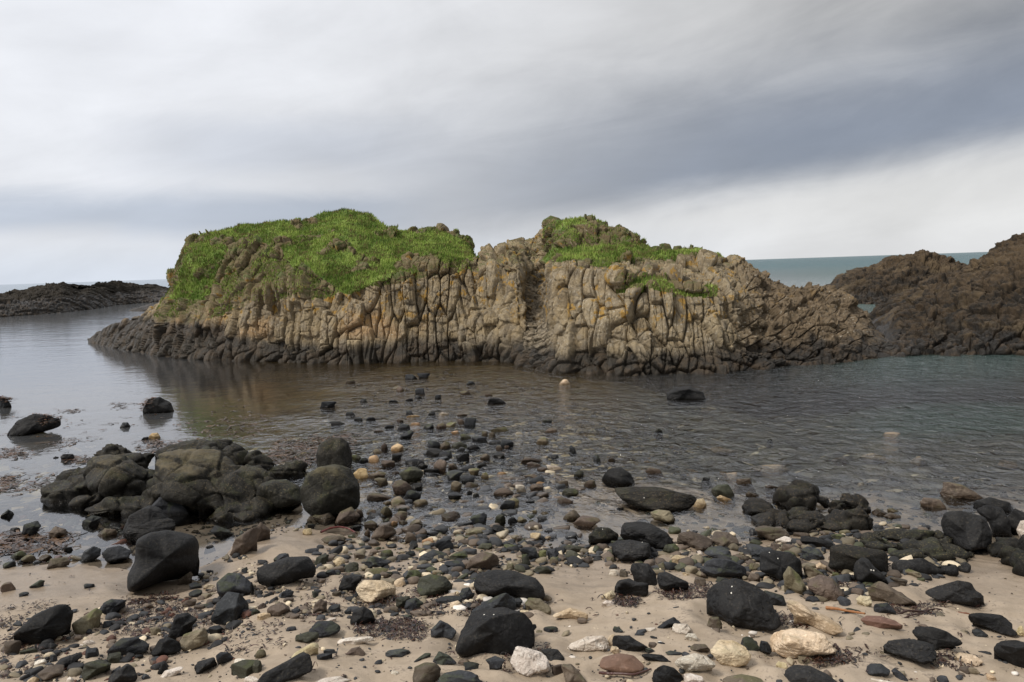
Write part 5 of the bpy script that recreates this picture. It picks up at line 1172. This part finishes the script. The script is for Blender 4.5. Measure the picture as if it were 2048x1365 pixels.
# ------------------------------------------------------------------ seaweed: scraps on the sand, fronds on the water
ma, t, b, out = new_mat('seaweed')
cc = t.attr('tint', 'Color'); t.put(b.inputs['Base Color'], cc); b.inputs['Roughness'].default_value = .35; b.inputs['Specular IOR Level'].default_value = .35; SWM = ma
def ribbons(P, lmin, lmax, wd, flat, cols, r, segs=5, lift=.006):
    Vs, Fs, Cs, nv = [], [], [], 0
    for p in P:
        L = r.uniform(lmin, lmax); a = r.uniform(0, 6.28); turn = r.normal(0, .5); w_ = wd*r.uniform(.5, 1.5)
        x, y, z = p; z += lift; pts = []
        hz = abs(r.normal(0, flat*L))
        for k in range(segs+1):
            u_ = k/segs; ww = w_*math.sin(math.pi*(.12+.8*u_)); zz = z + hz*math.sin(math.pi*u_)
            nx_, ny_ = -math.sin(a), math.cos(a); tw = r.normal(0, .4)*ww
            pts += [(x+nx_*ww, y+ny_*ww, zz+tw), (x-nx_*ww, y-ny_*ww, zz-tw*.3+.002)]
            x += math.cos(a)*L/segs; y += math.sin(a)*L/segs; a += turn+r.normal(0, .25)
        Vs.append(np.array(pts)); Fs.append(np.array([[2*k, 2*k+1, 2*k+3, 2*k+2] for k in range(segs)])+nv); nv += len(pts)
        c_ = np.array(cols[r.integers(0, len(cols))])*r.uniform(.6, 1.3); Cs.append(np.tile(c_, (len(pts), 1)))
    return np.vstack(Vs), np.vstack(Fs), np.vstack(Cs)
rw = np.random.default_rng(5)
SWC = [(.020, .009, .007), (.040, .016, .011), (.012, .008, .007), (.055, .026, .016)]
WZ = [([(225, 1205), (350, 1185), (420, 1245), (390, 1280), (230, 1275)], 500), ([(255, 1205), (340, 1190), (350, 1200), (270, 1212)], 160),
      ([(700, 1250), (820, 1235), (860, 1255), (840, 1285), (740, 1275), (700, 1262)], 420), ([(730, 1195), (1000, 1190), (1010, 1225), (860, 1235), (740, 1215)], 420),
      ([(1230, 1190), (1280, 1200), (1270, 1218), (1232, 1212)], 150), ([(1310, 1180), (1430, 1170), (1440, 1200), (1330, 1200)], 260),
      ([(1550, 1225), (1640, 1240), (1620, 1262), (1550, 1250)], 130), ([(1640, 1290), (1740, 1300), (1720, 1330), (1600, 1330)], 200),
      ([(1880, 1310), (1960, 1315), (1930, 1340), (1880, 1335)], 120), ([(1780, 1205), (1900, 1205), (1880, 1235), (1760, 1235)], 160),
      ([(1650, 1150), (1720, 1150), (1720, 1190), (1650, 1190)], 160), ([(1000, 1300), (1100, 1290), (1110, 1340), (1000, 1350)], 90),
      ([(0, 1220), (120, 1200), (110, 1320), (0, 1365)], 220), ([(0, 1080), (130, 1080), (110, 1130), (0, 1130)], 260),
      ([(590, 1140), (900, 1180), (880, 1230), (600, 1240)], 260), ([(0, 1140), (2048, 1120), (2048, 1365), (0, 1365)], 160), ([(460, 1250), (560, 1240), (560, 1300), (440, 1320)], 90)]
P = np.vstack([px_ground(sample_px(p, n, rw)) for p, n in WZ])
P = np.vstack([P, P[rw.integers(0, len(P), 2800)] + rw.normal(0, .03, (2800, 3))*np.array([1, 1, 0])])
V, Fc, Cc = ribbons(P, .012, .065, .0045, .22, SWC, rw)
o = mesh_obj('seaweed', V, Fc, SWM, attrs={'tint': Cc}); tag(o, 'scraps of dark red brown seaweed washed up on the sand', 'seaweed', kind='stuff')
FZ = [([(0, 955), (35, 950), (30, 975), (0, 985)], 90), ([(0, 895), (60, 898), (50, 912), (0, 918)], 70), ([(100, 885), (180, 875), (120, 905)], 25), ([(215, 805), (285, 808), (240, 820)], 26),
      ([(130, 818), (170, 820), (140, 826)], 20), ([(85, 945), (130, 960), (60, 990), (20, 995)], 40), ([(290, 880), (390, 885), (350, 905), (280, 905)], 120), ([(550, 880), (700, 865), (720, 885), (620, 930), (540, 930)], 420),
      ([(0, 1060), (140, 1075), (130, 1100), (0, 1110)], 160), ([(150, 915), (200, 915), (180, 930), (140, 925)], 40), ([(340, 860), (480, 800), (560, 850), (480, 900)], 120), ([(0, 830), (330, 790), (330, 850), (0, 1000)], 50)]
q = np.vstack([sample_px(p, n, rw) for p, n in FZ]); P = on_plane(q[:, 0], q[:, 1], 0.004)
V, Fc, Cc = ribbons(P, .08, .40, .011, .015, [(.060, .026, .010), (.045, .022, .010), (.025, .014, .008), (.085, .042, .014)], rw, lift=.003, segs=7)
o = mesh_obj('floating_seaweed', V, Fc, SWM, attrs={'tint': Cc}); tag(o, 'brown seaweed fronds floating on the shallow water left of centre', 'seaweed', kind='stuff')

def stem_tube(name, pts, rad, colr, label, cat, crop, rough=.5, seed=0):
    ox, oy, sc = CROP[crop]; r = np.random.default_rng(seed)
    P = [ray_ground(a/sc+ox, b_/sc+oy) + np.array([0, 0, rad*.8+h]) for a, b_, h in pts]
    P = np.array(P); tt = np.linspace(0, len(P)-1, 40); Q = np.stack([np.interp(tt, range(len(P)), P[:, k]) for k in range(3)], -1)
    for _ in range(6): Q[1:-1] = (Q[:-2]+2*Q[1:-1]+Q[2:])/4
    T = np.gradient(Q, axis=0); T /= np.linalg.norm(T, axis=1, keepdims=True); S2 = np.cross(T, [0, 0, 1]); U2 = np.cross(S2, T)
    V = []
    for k in range(40):
        rr_ = rad*(1-.45*k/39)*(1+.12*r.normal())
        for j in range(8):
            a = j*math.pi/4; V.append(Q[k]+rr_*(S2[k]*math.cos(a)+U2[k]*math.sin(a)))
    Fc = [[k*8+j, k*8+(j+1) % 8, (k+1)*8+(j+1) % 8, (k+1)*8+j] for k in range(39) for j in range(8)]
    mt, t2, b2, _o = new_mat(name+'_skin'); nz_ = t2.noise(t2.node('ShaderNodeNewGeometry').outputs['Position'], 60, 3)
    t2.put(b2.inputs['Base Color'], t2.mix(nz_, colr, tuple(x*.5 for x in colr))); b2.inputs['Roughness'].default_value = rough
    V = np.array(V); c_ = V.mean(0); o = mesh_obj(name, V-c_, Fc, mt, loc=tuple(c_)); tag(o, label, cat); return o
stem_tube('driftwood_stick', [(570, 678, .01), (640, 690, .015), (740, 715, .02), (860, 745, .03)], .012, (.36, .15, .05), 'thin orange brown stick lying on the sand against the flat reddish rock', 'stick', 'Z', seed=1)
stem_tube('kelp_stem', [(1090, 720, .0), (1180, 705, .02), (1290, 705, .01), (1390, 690, .02), (1480, 692, 0)], .008, (.045, .018, .012), 'dark bent kelp stem on sand below the bitten black boulder', 'seaweed', 'Z', seed=2)
stem_tube('kelp_stem', [(1140, 750, .0), (1200, 740, .02), (1290, 715, .01), (1340, 695, .01)], .007, (.05, .02, .015), 'shorter dark kelp stem beside the flat reddish rock', 'seaweed', 'Z', seed=3)
stem_tube('kelp_stem', [(560, 742, .01), (680, 712, .03), (820, 705, .04), (940, 715, .03), (1050, 745, 0)], .012, (.14, .022, .016), 'bright red kelp stem arching over wet stones below the big speckled dome', 'seaweed', 'T', rough=.3, seed=4)
stem_tube('kelp_stem', [(785, 1215, 0), (850, 1235, .01), (940, 1235, .01), (1060, 1245, .01), (1190, 1185, 0)], .010, (.085, .035, .028), 'ragged pink brown kelp strip in front of the red brown cobble', 'seaweed', 'Y', rough=.4, seed=5)
stem_tube('kelp_stem', [(1540, 700, 0), (1620, 715, .01), (1700, 730, 0)], .007, (.20, .07, .03), 'thin reddish stem pointing at the ridged black boulder', 'seaweed', 'Z', seed=6)

# ------------------------------------------------------------------ shells and weed growing on boulders
def find(label_part):
    return next(o for o in COL.objects if label_part in str(o.get('label', '')))
ma, t, b, out = new_mat('limpet_shell'); nz_ = t.noise(t.node('ShaderNodeNewGeometry').outputs['Position'], 90, 3)
t.put(b.inputs['Base Color'], t.mix(nz_, (.75, .73, .68), (.5, .47, .4))); b.inputs['Roughness'].default_value = .5; LMM = ma
bpy.context.view_layer.update()
for lab, crop, pts in (('huge smooth black boulder', 'Y', [(1828, 525), (1820, 577)]), ('dark green grey boulder with a white speck', 'Y', [(808, 75)]), ('massive black boulder', 'X', [(1845, 748), (1920, 748)]),
                       ('black boulder directly in front', 'Y', [(1120, 178)]), ('big matt black block', 'Z', [(145, 245), (210, 290)]), ('dark upright rock', 'Z', [(905, 375), (925, 380)]), ('long low striped', 'V', [(213, 618)])):
    o = find(lab); ox, oy, sc = CROP[crop]
    for a, b_ in pts:
        d = ray(a/sc+ox, b_/sc+oy); d /= np.linalg.norm(d)
        hit, loc, nor, _i = o.ray_cast(Vector(C0)-o.location, Vector(d))
        if not hit: continue
        V = [tuple(nor*.005)]; t1 = nor.orthogonal().normalized(); t2_ = nor.cross(t1)
        for k in range(10):
            a_ = k*math.pi/5; V.append(tuple((t1*math.cos(a_)+t2_*math.sin(a_))*.007*(1+.15*math.sin(k*7))-nor*.002))
        me_ = mesh_obj('limpet', V, [[0, 1+k, 1+(k+1) % 10] for k in range(10)], LMM, parent=o, loc=tuple(loc))
rwd = np.random.default_rng(9)
for lab, lo_, hi_x in (('black boulder with brown weed in calm water', 0, 9), ('rounded black rock with brown weed', -9, -.05), ('weed covered rock in the water', -9, 9)):
    o = find(lab); n = len(o.data.vertices); co = np.zeros(n*3, np.float32); o.data.vertices.foreach_get('co', co); co = co.reshape(-1, 3)
    no = np.zeros(n*3, np.float32); o.data.vertices.foreach_get('normal', no); no = no.reshape(-1, 3)
    wx_ = np.abs(co[:, 0]).max()
    okk = np.where((no[:, 2] > .1) & (co[:, 2]+o.location[2] > .03) & ((co[:, 0] > wx_*.35) | (co[:, 1] > .05) if lo_ == 0 else (co[:, 0] < hi_x*wx_ if hi_x < 0 else co[:, 0] > -9)))[0]
    if len(okk) == 0: continue
    p_ = co[rwd.choice(okk, min(len(okk), 130))] + no[okk[:1]]*0
    V, Fc, Cc = ribbons(p_, .08, .22, .012, .05, [(.11, .045, .014), (.08, .035, .012), (.05, .025, .01)], rwd, lift=.008)
    mesh_obj('seaweed_fringe', V, Fc, SWM, attrs={'tint': Cc}, parent=o)
